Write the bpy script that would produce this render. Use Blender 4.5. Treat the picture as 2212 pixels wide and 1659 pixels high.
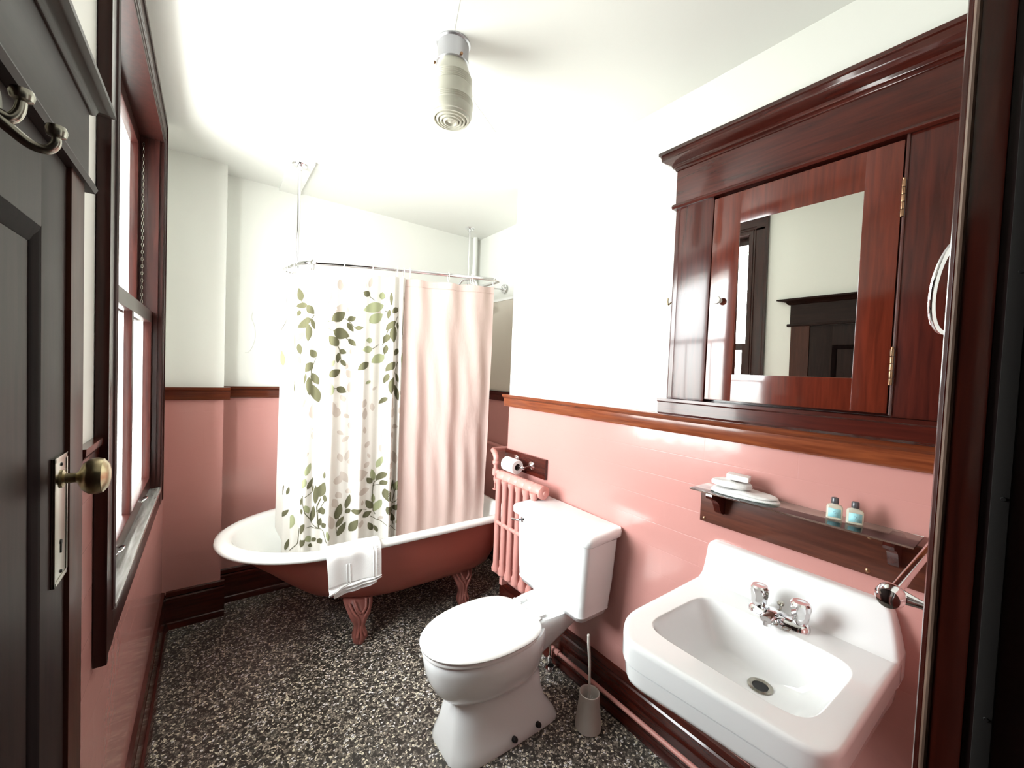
import bpy, bmesh, math, random
from mathutils import Vector, Matrix
random.seed(7)
for o in list(bpy.data.objects): bpy.data.objects.remove(o, do_unlink=True)
SC = bpy.context.scene
COL = SC.collection
R = math.radians
# ---------------------------------------------------------------- camera
cam_data = bpy.data.cameras.new('camera'); cam = bpy.data.objects.new('camera', cam_data); COL.objects.link(cam)
YAW, PITCH, ROLL, FPX = R(36.587), R(-1.804), R(2.342), 877.6
_f = Vector((math.sin(YAW)*math.cos(PITCH), math.cos(YAW)*math.cos(PITCH), math.sin(PITCH)))
_r = Vector((math.cos(YAW), -math.sin(YAW), 0)); _u = _r.cross(_f)
_r2 = _r*math.cos(ROLL)+_u*math.sin(ROLL); _u2 = -_r*math.sin(ROLL)+_u*math.cos(ROLL)
cam.matrix_world = Matrix(((_r2.x, _u2.x, -_f.x, 0), (_r2.y, _u2.y, -_f.y, 0), (_r2.z, _u2.z, -_f.z, 1.5), (0, 0, 0, 1)))
cam_data.sensor_fit = 'HORIZONTAL'; cam_data.sensor_width = 36.0; cam_data.lens = 36.0*FPX/2212.0
cam_data.clip_start = 0.01; cam_data.clip_end = 60
SC.camera = cam
# ---------------------------------------------------------------- daylight
world = bpy.data.worlds.new('sky'); SC.world = world; world.use_nodes = True
wn = world.node_tree; wn.nodes.clear()
wo = wn.nodes.new('ShaderNodeOutputWorld'); wb = wn.nodes.new('ShaderNodeBackground')
tc = wn.nodes.new('ShaderNodeTexCoord'); sx = wn.nodes.new('ShaderNodeSeparateXYZ'); cr = wn.nodes.new('ShaderNodeValToRGB'); ad = wn.nodes.new('ShaderNodeMath')
ad.operation = 'MULTIPLY_ADD'; ad.inputs[1].default_value = .5; ad.inputs[2].default_value = .5
wn.links.new(tc.outputs['Generated'], sx.inputs[0]); wn.links.new(sx.outputs['Z'], ad.inputs[0]); wn.links.new(ad.outputs[0], cr.inputs[0])
cr.color_ramp.elements[0].position = .40; cr.color_ramp.elements[0].color = (.62, .63, .60, 1)
cr.color_ramp.elements[1].position = .56; cr.color_ramp.elements[1].color = (.95, 1.0, 1.0, 1)
wn.links.new(cr.outputs[0], wb.inputs[0]); wb.inputs[1].default_value = 11.0
wn.links.new(wb.outputs[0], wo.inputs[0])
# window as light portal
pl = bpy.data.lights.new('window_portal', 'AREA'); pl.shape = 'RECTANGLE'; pl.size = 1.6; pl.size_y = 1.12; pl.cycles.is_portal = True
po = bpy.data.objects.new('window_portal', pl); COL.objects.link(po)
po.location = (-.345, 1.89, 1.68); po.rotation_euler = (0, R(-90), 0)
vs = SC.view_settings
vs.view_transform = 'Standard'; vs.look = 'None'; vs.exposure = 1.45; vs.gamma = 1.0; vs.use_curve_mapping = False
# ---------------------------------------------------------------- room numbers (metres)
XR, XL, ZC, YP, YB, XP, YC, XA = 1.476, -.2, 2.607, 2.88, 3.026, .062, 2.008, 1.833
# ---------------------------------------------------------------- materials
def mat(name, col, rough=.5, metal=0, coat=0, spec=.5, trans=0, ior=1.45, emit=None, alpha=1):
    m = bpy.data.materials.new(name); m.use_nodes = True
    b = m.node_tree.nodes['Principled BSDF']
    b.inputs['Base Color'].default_value = (*col, 1); b.inputs['Roughness'].default_value = rough
    b.inputs['Metallic'].default_value = metal; b.inputs['Coat Weight'].default_value = coat
    b.inputs['Coat Roughness'].default_value = .08
    b.inputs['Specular IOR Level'].default_value = spec; b.inputs['Transmission Weight'].default_value = trans
    b.inputs['IOR'].default_value = ior
    return m
def nt(m): return m.node_tree, m.node_tree.nodes, m.node_tree.links, m.node_tree.nodes['Principled BSDF']
def add_bump(m, scale, strength, dist=.002, vec='Object', stretch=(1, 1, 1), detail=3):
    t, n, l, b = nt(m)
    c = n.new('ShaderNodeTexCoord'); mp = n.new('ShaderNodeMapping'); mp.inputs['Scale'].default_value = stretch
    no = n.new('ShaderNodeTexNoise'); no.inputs['Scale'].default_value = scale; no.inputs['Detail'].default_value = detail
    bu = n.new('ShaderNodeBump'); bu.inputs['Strength'].default_value = strength; bu.inputs['Distance'].default_value = dist
    l.new(c.outputs[vec], mp.inputs[0]); l.new(mp.outputs[0], no.inputs['Vector']); l.new(no.outputs[0], bu.inputs['Height']); l.new(bu.outputs[0], b.inputs['Normal'])
    return no
def vary(m, c1, c2, scale, stretch=(1, 1, 1), lo=.35, hi=.65, detail=4):
    t, n, l, b = nt(m)
    c = n.new('ShaderNodeTexCoord'); mp = n.new('ShaderNodeMapping'); mp.inputs['Scale'].default_value = stretch
    no = n.new('ShaderNodeTexNoise'); no.inputs['Scale'].default_value = scale; no.inputs['Detail'].default_value = detail
    r = n.new('ShaderNodeValToRGB'); r.color_ramp.elements[0].position = lo; r.color_ramp.elements[1].position = hi
    r.color_ramp.elements[0].color = (*c1, 1); r.color_ramp.elements[1].color = (*c2, 1)
    l.new(c.outputs['Object'], mp.inputs[0]); l.new(mp.outputs[0], no.inputs['Vector']); l.new(no.outputs[0], r.inputs[0]); l.new(r.outputs[0], b.inputs['Base Color'])
def wood(name, c1, c2, axis, rough=.22, coat=.42, spec=.35):
    m = mat(name, c1, rough, coat=coat)
    s = {'x': (1, 14, 14), 'y': (14, 1, 14), 'z': (14, 14, 1)}[axis]
    t, n, l, b = nt(m)
    c = n.new('ShaderNodeTexCoord'); mp = n.new('ShaderNodeMapping'); mp.inputs['Scale'].default_value = s
    no = n.new('ShaderNodeTexNoise'); no.inputs['Scale'].default_value = 5.5; no.inputs['Detail'].default_value = 6; no.inputs['Distortion'].default_value = .6
    r = n.new('ShaderNodeValToRGB'); r.color_ramp.elements[0].position = .33; r.color_ramp.elements[1].position = .68
    r.color_ramp.elements[0].color = (*c1, 1); r.color_ramp.elements[1].color = (*c2, 1)
    n2 = n.new('ShaderNodeTexNoise'); n2.inputs['Scale'].default_value = 34; n2.inputs['Detail'].default_value = 3
    bu = n.new('ShaderNodeBump'); bu.inputs['Strength'].default_value = .10; bu.inputs['Distance'].default_value = .0008; b.inputs['Specular IOR Level'].default_value = spec
    l.new(c.outputs['Object'], mp.inputs[0]); l.new(mp.outputs[0], no.inputs['Vector']); l.new(no.outputs[0], r.inputs[0]); l.new(r.outputs[0], b.inputs['Base Color'])
    l.new(c.outputs['Object'], n2.inputs['Vector']); l.new(n2.outputs[0], bu.inputs['Height']); l.new(bu.outputs[0], b.inputs['Normal']); l.new(bu.outputs[0], b.inputs['Coat Normal'])
    return m
W1, W2 = (.034, .0060, .0040), (.068, .011, .0065)
WZ, WY, WX = wood('mahogany_upright', W1, W2, 'z'), wood('mahogany_long', W1, W2, 'y'), wood('mahogany_cross', W1, W2, 'x')
O1, O2 = (.13, .030, .012), (.23, .062, .022)
OY, OX = wood('orange_mahogany_long', O1, O2, 'y'), wood('orange_mahogany_cross', (.07, .016, .009), (.12, .03, .012), 'x')
D1, D2 = (.012, .0058, .005), (.024, .012, .010)
DZ, DY = wood('dark_door_wood', D1, D2, 'z', .45, 0, .15), wood('dark_door_wood_long', D1, D2, 'y', .45, 0, .15)
CZ = wood('door_casing_wood', (.045, .016, .011), (.075, .026, .017), 'z', .4, .05, .15)
NZ_, NY_ = wood('window_wood', (.020, .0055, .0045), (.038, .010, .0075), 'z', .3, .2, .25), wood('window_wood_long', (.020, .0055, .0045), (.038, .010, .0075), 'y', .3, .2, .25)
HINGE = mat('coppery_hinge', (.30, .17, .10), .3, metal=1)
PLASTER = mat('cream_plaster', (.78, .79, .745), .55); add_bump(PLASTER, 6, .15, .004, detail=5)
CEIL = mat('ceiling_paint', (.78, .79, .755), .5); add_bump(CEIL, 5, .2, .004, detail=5)
PINK = mat('pink_gloss_paint', (.54, .265, .24), .22, coat=.35)
_t, _n, _l, _b = nt(PINK)
_c = _n.new('ShaderNodeTexCoord'); _mp = _n.new('ShaderNodeMapping'); _mp.inputs['Rotation'].default_value = (0, R(90), R(90))
_sx = _n.new('ShaderNodeSeparateXYZ'); _cx = _n.new('ShaderNodeCombineXYZ'); _ad = _n.new('ShaderNodeMath'); _ad.operation = 'ADD'
_br = _n.new('ShaderNodeTexBrick'); _br.offset = .5; _br.inputs['Scale'].default_value = 1; _br.inputs['Brick Width'].default_value = .30; _br.inputs['Row Height'].default_value = .10
_br.inputs['Mortar Size'].default_value = .0016; _br.inputs['Mortar Smooth'].default_value = .3
_no = _n.new('ShaderNodeTexNoise'); _no.inputs['Scale'].default_value = 9; _no.inputs['Detail'].default_value = 5
_m1 = _n.new('ShaderNodeMath'); _m1.operation = 'MULTIPLY_ADD'; _m1.inputs[1].default_value = -.22
_bu = _n.new('ShaderNodeBump'); _bu.inputs['Strength'].default_value = .28; _bu.inputs['Distance'].default_value = .003
_l.new(_c.outputs['Object'], _sx.inputs[0]); _l.new(_sx.outputs['X'], _ad.inputs[0]); _l.new(_sx.outputs['Y'], _ad.inputs[1]); _l.new(_ad.outputs[0], _cx.inputs['X']); _l.new(_sx.outputs['Z'], _cx.inputs['Y'])
_l.new(_cx.outputs[0], _br.inputs['Vector']); _l.new(_c.outputs['Object'], _no.inputs['Vector'])
_l.new(_br.outputs['Fac'], _m1.inputs[0]); _l.new(_no.outputs[0], _m1.inputs[2]); _l.new(_m1.outputs[0], _bu.inputs['Height'])
_l.new(_bu.outputs[0], _b.inputs['Normal']); _l.new(_bu.outputs[0], _b.inputs['Coat Normal'])
# terrazzo
TERR = mat('terrazzo', (.1, .1, .1), .28)
_t, _n, _l, _b = nt(TERR)
_c = _n.new('ShaderNodeTexCoord'); _v = _n.new('ShaderNodeTexVoronoi'); _v.inputs['Scale'].default_value = 120; _v.feature = 'F1'
_dn = _n.new('ShaderNodeTexNoise'); _dn.inputs['Scale'].default_value = 60
_mx = _n.new('ShaderNodeMix'); _mx.data_type = 'VECTOR'; _mx.inputs[0].default_value = .012
_r1 = _n.new('ShaderNodeValToRGB'); _r1.color_ramp.interpolation = 'CONSTANT'
for i, (p, c) in enumerate([(0, (.02, .018, .016)), (.32, (.055, .05, .043)), (.5, (.11, .10, .085)), (.68, (.20, .18, .15)), (.82, (.36, .33, .27)), (.93, (.58, .54, .46))]):
    e = _r1.color_ramp.elements[i] if i < 2 else _r1.color_ramp.elements.new(p)
    e.position = p; e.color = (*[min(.8, q*2.3) for q in c], 1)
_sc = _n.new('ShaderNodeSeparateColor'); _v2 = _n.new('ShaderNodeTexVoronoi'); _v2.feature = 'DISTANCE_TO_EDGE'; _v2.inputs['Scale'].default_value = 120
_lt = _n.new('ShaderNodeMath'); _lt.operation = 'LESS_THAN'; _lt.inputs[1].default_value = .07
_mc = _n.new('ShaderNodeMix'); _mc.data_type = 'RGBA'; _mc.inputs[7].default_value = (.035, .032, .028, 1)
_l.new(_c.outputs['Object'], _dn.inputs['Vector']); _l.new(_c.outputs['Object'], _mx.inputs[4]); _l.new(_dn.outputs['Color'], _mx.inputs[5])
_l.new(_mx.outputs[1], _v.inputs['Vector']); _l.new(_mx.outputs[1], _v2.inputs['Vector']); _l.new(_v.outputs['Color'], _sc.inputs[0]); _l.new(_sc.outputs[0], _r1.inputs[0])
_l.new(_v2.outputs['Distance'], _lt.inputs[0]); _l.new(_lt.outputs[0], _mc.inputs[0]); _l.new(_r1.outputs[0], _mc.inputs[6]); _l.new(_mc.outputs[2], _b.inputs['Base Color'])
PORC = mat('white_porcelain', (.86, .88, .89), .08, coat=.5)
SEAT = mat('white_seat_plastic', (.86, .86, .85), .18)
TUBW = mat('white_enamel', (.85, .87, .85), .10, coat=.4)
TUBP = mat('brick_red_tub_paint', (.30, .075, .055), .42); add_bump(TUBP, 14, .12, .003)
FOOT = mat('pink_foot_paint', (.30, .105, .085), .4); add_bump(FOOT, 28, .5, .008)
RADP = mat('pink_radiator_paint', (.58, .27, .24), .38); add_bump(RADP, 30, .4, .004)
CHROME = mat('chrome', (.80, .80, .82), .08, metal=1)
NICKEL = mat('aged_nickel', (.38, .36, .31), .26, metal=1)
BRASS = mat('tarnished_brass', (.40, .33, .20), .28, metal=1)
ALU = mat('painted_metal', (.50, .50, .53), .32, metal=.9)
BLACK = mat('black', (.008, .008, .008), .5)
WPLA = mat('white_plastic', (.80, .79, .76), .35)
RUBB = mat('grey_plastic', (.55, .52, .48), .4)
WPAINT = mat('white_paint', (.82, .83, .80), .4)
TERRY = mat('white_terry', (.86, .86, .85), .95, spec=.1); add_bump(TERRY, 420, .6, .003)
PAPER = mat('white_paper', (.85, .85, .84), .9)
CARD = mat('grey_card', (.25, .22, .2), .9)
SOAPM = mat('white_soap', (.86, .85, .82), .45)
CURT = mat('cream_curtain_fabric', (.69, .665, .62), .8, spec=.15)
LINER = mat('blush_liner_fabric', (.74, .565, .52), .6, spec=.25); add_bump(LINER, 9, .55, .02, stretch=(1, 1, .35), detail=4)
for _m, _tw in ((CURT, .25), (LINER, .25)):
    t_, n_, l_, b_ = nt(_m)
    tr = n_.new('ShaderNodeBsdfTranslucent'); ms = n_.new('ShaderNodeMixShader'); ms.inputs[0].default_value = _tw
    tr.inputs[0].default_value = b_.inputs['Base Color'].default_value
    l_.new(b_.outputs[0], ms.inputs[1]); l_.new(tr.outputs[0], ms.inputs[2]); l_.new(ms.outputs[0], n_['Material Output'].inputs[0])
LEAFG = mat('olive_leaf_print', (.10, .095, .055), .85, spec=.05)
LEAFL = mat('pale_green_leaf_print', (.27, .285, .165), .85, spec=.05)
LEAFP = mat('beige_leaf_print', (.46, .40, .355), .85, spec=.05)
MIRROR = mat('mirror', (.92, .94, .90), .0, metal=1)
GLASS = mat('green_edged_glass', (.72, .90, .83), .0, trans=1, ior=1.5)
WIN = mat('window_glass', (1, 1, 1), .0, trans=1, ior=1.45)
t_, n_, l_, b_ = nt(WIN)
_tp = n_.new('ShaderNodeBsdfTransparent'); _gl = n_.new('ShaderNodeBsdfGlossy'); _gl.inputs['Roughness'].default_value = .02; _fr = n_.new('ShaderNodeFresnel'); _fr.inputs[0].default_value = 1.35; _ms = n_.new('ShaderNodeMixShader')
_ge = n_.new('ShaderNodeNewGeometry'); _sb = n_.new('ShaderNodeMath'); _sb.operation = 'SUBTRACT'; _sb.inputs[0].default_value = 1; _mu = n_.new('ShaderNodeMath'); _mu.operation = 'MULTIPLY'
l_.new(_ge.outputs['Backfacing'], _sb.inputs[1]); l_.new(_sb.outputs[0], _mu.inputs[0]); l_.new(_fr.outputs[0], _mu.inputs[1])
l_.new(_mu.outputs[0], _ms.inputs[0]); l_.new(_tp.outputs[0], _ms.inputs[1]); l_.new(_gl.outputs[0], _ms.inputs[2]); l_.new(_ms.outputs[0], n_['Material Output'].inputs[0])
SHADE = mat('pressed_glass_shade', (.55, .54, .46), .3, coat=.15)
BOTM = mat('clear_bottle', (.82, .80, .68), .12, trans=.45, ior=1.35)
CAPM = mat('grey_cap', (.13, .13, .14), .3, metal=.5)
LABM = mat('light_blue_label', (.38, .75, .82), .5)
INKM = mat('label_ink', (.25, .42, .5), .5)
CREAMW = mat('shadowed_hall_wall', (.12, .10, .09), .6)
# ---------------------------------------------------------------- mesh helpers
def cl(o): return tuple(o.location) if o.parent is None else tuple(Vector(cl(o.parent))+o.location)
def build(bm, name, m, parent=None, smooth=35, mats=None):
    bmesh.ops.remove_doubles(bm, verts=bm.verts, dist=1e-5)
    bmesh.ops.recalc_face_normals(bm, faces=bm.faces)
    if smooth:
        for f in bm.faces: f.smooth = True
        for e in bm.edges:
            e.smooth = not (len(e.link_faces) == 2 and e.calc_face_angle(0) > R(smooth))
    me = bpy.data.meshes.new(name)
    if parent is not None:
        bmesh.ops.translate(bm, verts=bm.verts, vec=-Vector(cl(parent)))
    bm.to_mesh(me); bm.free()
    for x in (mats or [m]): me.materials.append(x)
    o = bpy.data.objects.new(name, me); COL.objects.link(o)
    if parent is not None: o.parent = parent
    return o
def recenter(o, loc):
    o.data.transform(Matrix.Translation(-Vector(loc))); o.location = loc; return o
def thing(name, label, cat, loc, group=None):
    o = bpy.data.objects.new(name, None); COL.objects.link(o); o.location = loc; o.empty_display_size = .05
    o['label'] = label; o['category'] = cat
    if group: o['group'] = group
    return o
def tag(o, label, cat, group=None):
    o['label'] = label; o['category'] = cat
    if group: o['group'] = group
    return o
def struct(o): o['kind'] = 'structure'; return o
def sthing(name, loc):
    o = bpy.data.objects.new(name, None); COL.objects.link(o); o.location = loc; o.empty_display_size = .05; o['kind'] = 'structure'; return o
def B(): return bmesh.new()
def box(bm, x0, x1, y0, y1, z0, z1, bev=0, mi=0, M=None):
    r = bmesh.ops.create_cube(bm, size=1)
    vs_ = r['verts']
    for v in vs_: v.co = Vector(((x0+x1)/2+v.co.x*(x1-x0), (y0+y1)/2+v.co.y*(y1-y0), (z0+z1)/2+v.co.z*(z1-z0)))
    fs = {f for v in vs_ for f in v.link_faces}
    if bev:
        es = {e for v in vs_ for e in v.link_edges}
        g = bmesh.ops.bevel(bm, geom=list(es)+list(vs_), offset=bev, segments=2, profile=.7, affect='EDGES')
        fs = set(g['faces']) | {f for f in fs if f.is_valid}
        vs_ = {v for f in fs for v in f.verts}
    for f in fs: f.material_index = mi
    if M is not None: bmesh.ops.transform(bm, matrix=M, verts=list({v for f in fs for v in f.verts}))
    return fs
def loft(bm, rings, cap0=True, cap1=True, closed=True, mi=0):
    V = [[bm.verts.new(p) for p in r] for r in rings]
    n = len(V[0])
    for a, b in zip(V, V[1:]):
        for i in range(n if closed else n-1):
            j = (i+1) % n
            f = bm.faces.new((a[i], a[j], b[j], b[i])); f.material_index = mi
    if cap0 and closed: bm.faces.new(V[0][::-1]).material_index = mi
    if cap1 and closed: bm.faces.new(V[-1]).material_index = mi
    return V
def frame(d):
    d = d.normalized(); a = Vector((0, 0, 1)) if abs(d.z) < .9 else Vector((1, 0, 0))
    s = d.cross(a).normalized(); return s, s.cross(d).normalized()
def tube(bm, pts, r, n=12, closed=False, mi=0, cap=True):
    pts = [Vector(p) for p in pts]; rings = []
    rr = r if isinstance(r, (list, tuple)) else [r]*len(pts)
    s0 = None
    for i, p in enumerate(pts):
        if closed: d = pts[(i+1) % len(pts)]-pts[i-1]
        elif i == 0: d = pts[1]-pts[0]
        elif i == len(pts)-1: d = pts[-1]-pts[-2]
        else: d = (pts[i+1]-p).normalized()+(p-pts[i-1]).normalized()
        d.normalize()
        if s0 is None: s, u = frame(d)
        else:
            s = (s0-d*s0.dot(d)).normalized(); u = s.cross(d).normalized()
        s0 = s
        rings.append([p+s*rr[i]*math.cos(2*math.pi*k/n)+u*rr[i]*math.sin(2*math.pi*k/n) for k in range(n)])
    if closed:
        # align last to first by nearest index
        rings.append(rings[0][:])
        loft(bm, rings, False, False, mi=mi)
    else: loft(bm, rings, cap, cap, mi=mi)
def curve_pts(P, n=8):
    P = [Vector(p) for p in P]; out = []
    for i in range(len(P)-1):
        a, b, c, d = P[max(i-1, 0)], P[i], P[i+1], P[min(i+2, len(P)-1)]
        for k in range(n):
            t = k/n
            out.append(.5*((2*b)+(c-a)*t+(2*a-5*b+4*c-d)*t*t+(-a+3*b-3*c+d)*t**3))
    out.append(P[-1]); return out
def lathe(bm, prof, o=(0, 0, 0), axis=(0, 0, 1), n=32, mi=0, cap=True, sx=1, sy=1):
    ax = Vector(axis).normalized(); s, u = frame(ax); o = Vector(o)
    rings = [[o+ax*h+s*r*sx*math.cos(2*math.pi*k/n)+u*r*sy*math.sin(2*math.pi*k/n) for k in range(n)] for r, h in prof]
    loft(bm, rings, cap, cap, mi=mi)
def prism(bm, poly, axis, a, b, mi=0):
    f = {'x': lambda p, t: (t, p[0], p[1]), 'y': lambda p, t: (p[0], t, p[1]), 'z': lambda p, t: (p[0], p[1], t)}[axis]
    loft(bm, [[f(p, a) for p in poly], [f(p, b) for p in poly]], mi=mi)
def sell(cx, cy, a, b, z, n=48, e=2.0, ph=0):
    out = []
    for k in range(n):
        t = 2*math.pi*k/n+ph; c, s = math.cos(t), math.sin(t)
        out.append((cx+a*math.copysign(abs(c)**(2/e), c), cy+b*math.copysign(abs(s)**(2/e), s), z))
    return out
# ================================================================ SETTING
H = 1.32
def two_tone(bm, x0, x1, y0, y1, z0, z1):
    if z0 < H < z1:
        box(bm, x0, x1, y0, y1, z0, H, mi=1); box(bm, x0, x1, y0, y1, H, z1, mi=0)
    else: box(bm, x0, x1, y0, y1, z0, z1, mi=1 if z1 <= H else 0)
WY0, WY1, WZ0, WZ1 = 1.33, 2.45, .89, 2.47
def wall(name, pieces):
    bm = B()
    for p in pieces: two_tone(bm, *p)
    return struct(build(bm, name, None, smooth=0, mats=[PLASTER, PINK]))
wall('wall_left', [(-.30, XL, -.08, WY0, 0, ZC), (-.30, XL, WY1, YP, 0, ZC), (-.30, XL, WY0, WY1, 0, WZ0), (-.30, XL, WY0, WY1, WZ1, ZC)])
bm = B(); box(bm, -.34, -.3005, WY0-.5, WY0, .5, ZC+.1); box(bm, -.34, -.3005, WY1, YB, .5, ZC+.1); box(bm, -.38, -.3005, WY0, WY1, .80, .885); box(bm, -.34, -.3005, WY0, WY1, WZ1, ZC+.1)
struct(build(bm, 'trim_11', WPAINT, smooth=0))
wall('wall_pier', [(-.30, XP, YP, 3.2, 0, ZC)])
wall('wall_back', [(XP, 2.0, YB, 3.2, 0, ZC)])
wall('wall_alcove', [(XA, 2.0, YC, YB, 0, ZC)])
wall('wall_right', [(XR, 2.0, .04, YC, 0, ZC)])
wall('wall_front', [(.63, 2.0, -.08, .04, 0, ZC), (-.2, .63, -.08, .04, 2.12, ZC)])
bm = B(); box(bm, -1.3, 2.0, -1.9, 3.2, -.1, 0); struct(build(bm, 'floor', TERR, smooth=0))
bm = B(); box(bm, -1.3, 2.0, -1.9, 3.2, ZC, ZC+.1); struct(build(bm, 'ceiling', CEIL, smooth=0))
bm = B(); box(bm, -1.3, 2.0, -1.9, -1.8, 0, ZC); struct(build(bm, 'wall_hall_back', CREAMW, smooth=0))
bm = B(); box(bm, -1.3, -1.2, -1.8, -.09, 0, ZC); box(bm, -1.2, -.30, -.19, -.09, 0, ZC); box(bm, -.30, -.20, -.19, -.09, 0, ZC); struct(build(bm, 'wall_hall_left', CREAMW, smooth=0))
bm = B(); box(bm, 1.9, 2.0, -1.8, -.09, 0, ZC); struct(build(bm, 'wall_hall_right', CREAMW, smooth=0))
# chair rails
def rail_prof(s=1): return [(0, 1.285), (.016, 1.285), (.02, 1.295), (.02, 1.333), (.026, 1.337), (.034, 1.343), (.036, 1.352), (.036, 1.357), (0, 1.357)]
def rail_prof_d(d): return [(a*d, z-.014) for a, z in rail_prof()]
def rail(name, axis, wallpos, sgn, a, b, m, dz=0):
    bm = B(); prism(bm, [(wallpos+sgn*p, z+dz) for p, z in rail_prof()], axis, a, b); struct(build(bm, name, m, smooth=25))
rail('trim_1', 'y', XR, -1, .041, YC+.03, OY)
rail('trim_2', 'x', YB, -1, XP+.0, XA, OX, -.018)
rail('trim_3', 'x', YP, -1, XL, XP+.03, OX, -.018)
rail('trim_4', 'y', XA, -1, YC+.031, YB-.037, WY, -.018)
bm = B(); prism(bm, [(XL+.45*p, z-.035) for p, z in rail_prof()], 'y', 1.071, 1.2235); struct(build(bm, 'trim_5', WY, smooth=25))
# baseboards
BP = [(0, 0), (.034, 0), (.034, .012), (.026, .03), (.018, .034), (.018, .165), (.013, .172), (.018, .18), (.013, .2), (0, .205)]
def base(name, axis, wp, sgn, a, b):
    bm = B(); prism(bm, [(wp+sgn*p, z) for p, z in BP], axis, a, b); struct(build(bm, name, WY if axis == 'y' else WX, smooth=25))
base('baseboard_right', 'y', XR, -1, .041, YC); base('baseboard_left', 'y', XL, 1, 1.071, YP)
base('baseboard_pier', 'x', YP, -1, XL+.0182, XP+.02); base('baseboard_back', 'x', YB, -1, XP, XA)
base('baseboard_alcove', 'y', XA, -1, YC, YB-.035)
# alcove trims: furred lower wall ledge and corner pipe
bm = B(); box(bm, XA-.012, XA, YC, YB, 1.345, 2.06)
struct(build(bm, 'trim_6', mat('beige_panel', (.55, .50, .42), .5), smooth=0))
bm = B(); box(bm, XA-.018, XA-.0121, YC, YB, 2.045, 2.065); struct(build(bm, 'trim_7', WPAINT, smooth=0))
bm = B(); tube(bm, [(XA-.06, YB-.04, 1.4), (XA-.06, YB-.04, ZC)], .018, 16); tag(build(bm, 'corner_pipe', WPAINT), 'white painted vertical pipe in the far corner of the tub alcove', 'pipe')
# board on ceiling
bm = B(); box(bm, .333, .448, 2.50, YB, ZC-.016, ZC, bev=.002); struct(build(bm, 'trim_8', WPAINT))
# ceiling crack line / fine conduit bead
bm = B(); tube(bm, [(.52, .95, ZC-.0002), (.625, 1.235, ZC-.0002)], .0006, 6); tube(bm, [(.70, 1.33, ZC-.0002), (.86, 1.50, ZC-.0002), (1.05, 1.62, ZC-.0002)], .0006, 6)
struct(build(bm, 'trim_9', mat('hairline_crack', (.45, .45, .42), .8)))
# loose paint edge on back wall
bm = B(); tube(bm, curve_pts([(.205, YB-.001, 1.80), (.20, YB-.001, 1.765), (.215, YB-.001, 1.72), (.222, YB-.001, 1.66), (.212, YB-.001, 1.60), (.19, YB-.001, 1.555), (.168, YB-.001, 1.548)]), .0016, 6)
struct(build(bm, 'trim_10', mat('chipped_paint_edge', (.62, .63, .58), .8)))

# ---------------------------------------------------------------- window
w = sthing('window_1', (XL, 1.89, WZ0))
bm = B()
XF = -.180
CT = 2.47
for y0, y1 in ((1.240, 1.332), (2.448, 2.546)): box(bm, -.199, XF, y0, y1, .813, CT+.02, bev=.003)
for y0, y1 in ((1.224, 1.242), (2.545, 2.562)): box(bm, -.199, XF+.004, y0, y1, .813, CT+.115, bev=.003)
for y in (1.305, 1.320, 2.462, 2.478): tube(bm, [(XF, y, .90), (XF, y, CT+.01)], .0042, 8)
build(bm, 'side_casing', NZ_, w)
bm = B(); box(bm, -.199, XF, 1.242, 2.545, CT, CT+.105, bev=.004); box(bm, -.199, XF+.004, 1.225, 2.561, CT+.098, CT+.117, bev=.003)
for z in (CT+.014, CT+.03): tube(bm, [(XF, 1.30, z), (XF, 2.48, z)], .0045, 8)
build(bm, 'head_casing', NY_, w)
bm = B(); box(bm, -.199, XF-.0015, 1.242, 2.545, .813, .885, bev=.003); build(bm, 'apron', NY_, w)
bm = B(); box(bm, -.25, XF+.004, 1.332, 2.448, .885, .901, bev=.004)
box(bm, -.315, -.25, WY0, WY1, .89, .905); build(bm, 'window_sill', wood('sill_sheen_wood', (.20, .19, .18), (.42, .41, .40), 'y', .2, .5), w)  # pale grey wood colour paints in the daylight reflecting off the sill
bm = B()   # jamb linings, stops
for y0, y1 in ((WY0, WY0+.012), (WY1-.012, WY1)): box(bm, -.236, -.182, y0, y1, .902, CT)
for y0, y1 in ((WY0+.012, WY0+.024), (WY1-.024, WY1-.012)): box(bm, -.212, -.196, y0, y1, .902, CT-.012)
for y0, y1 in ((WY0, WY0+.012), (WY1-.012, WY1)): box(bm, -.290, -.2362, y0, y1, 1.70, CT)
box(bm, -.29, -.182, WY0+.012, WY1-.012, CT-.012, CT); build(bm, 'window_frame', NZ_, w)
bm = B()
for y0, y1 in ((WY0, WY0+.012), (WY1-.012, WY1)): box(bm, -.3395, -.2905, y0, y1, 1.70, CT); box(bm, -.3395, -.2365, y0, y1, .905, 1.6995)
build(bm, 'outer_frame', WPAINT, w, 0)
def sash(name, x0, x1, z0, z1, top, bot, mid, st=.042):
    bm = B(); y0, y1 = WY0+.0125, WY1-.0125
    box(bm, x0, x1, y0, y0+st, z0, z1, bev=.003); box(bm, x0, x1, y1-st, y1, z0, z1, bev=.003)
    box(bm, x0, x1, y0+st-.003, y1-st+.003, z1-top, z1, bev=.003); box(bm, x0, x1, y0+st-.003, y1-st+.003, z0, z0+bot, bev=.003)
    if mid: box(bm, x0+.004, x1-.002, 1.873, 1.906, z0+bot-.003, z1-top+.003, bev=.003)
    s = build(bm, name, NZ_, w)
    halves = [(y0+st-.002, 1.873), (1.906, y1-st+.002)] if mid else [(y0+st-.002, y1-st+.002)]
    for a_, b_ in halves:
        g = B(); box(g, x0+.003, x0+.006, a_, b_, z0+bot-.002, z1-top+.002)
        build(g, 'pane', WIN, s, smooth=0)
    return s
sash('upper_sash', -.289, -.262, 1.655, CT-.0125, .05, .045, False)
ls = sash('lower_sash', -.241, -.2135, .9055, 1.70, .05, .052, True)
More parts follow.
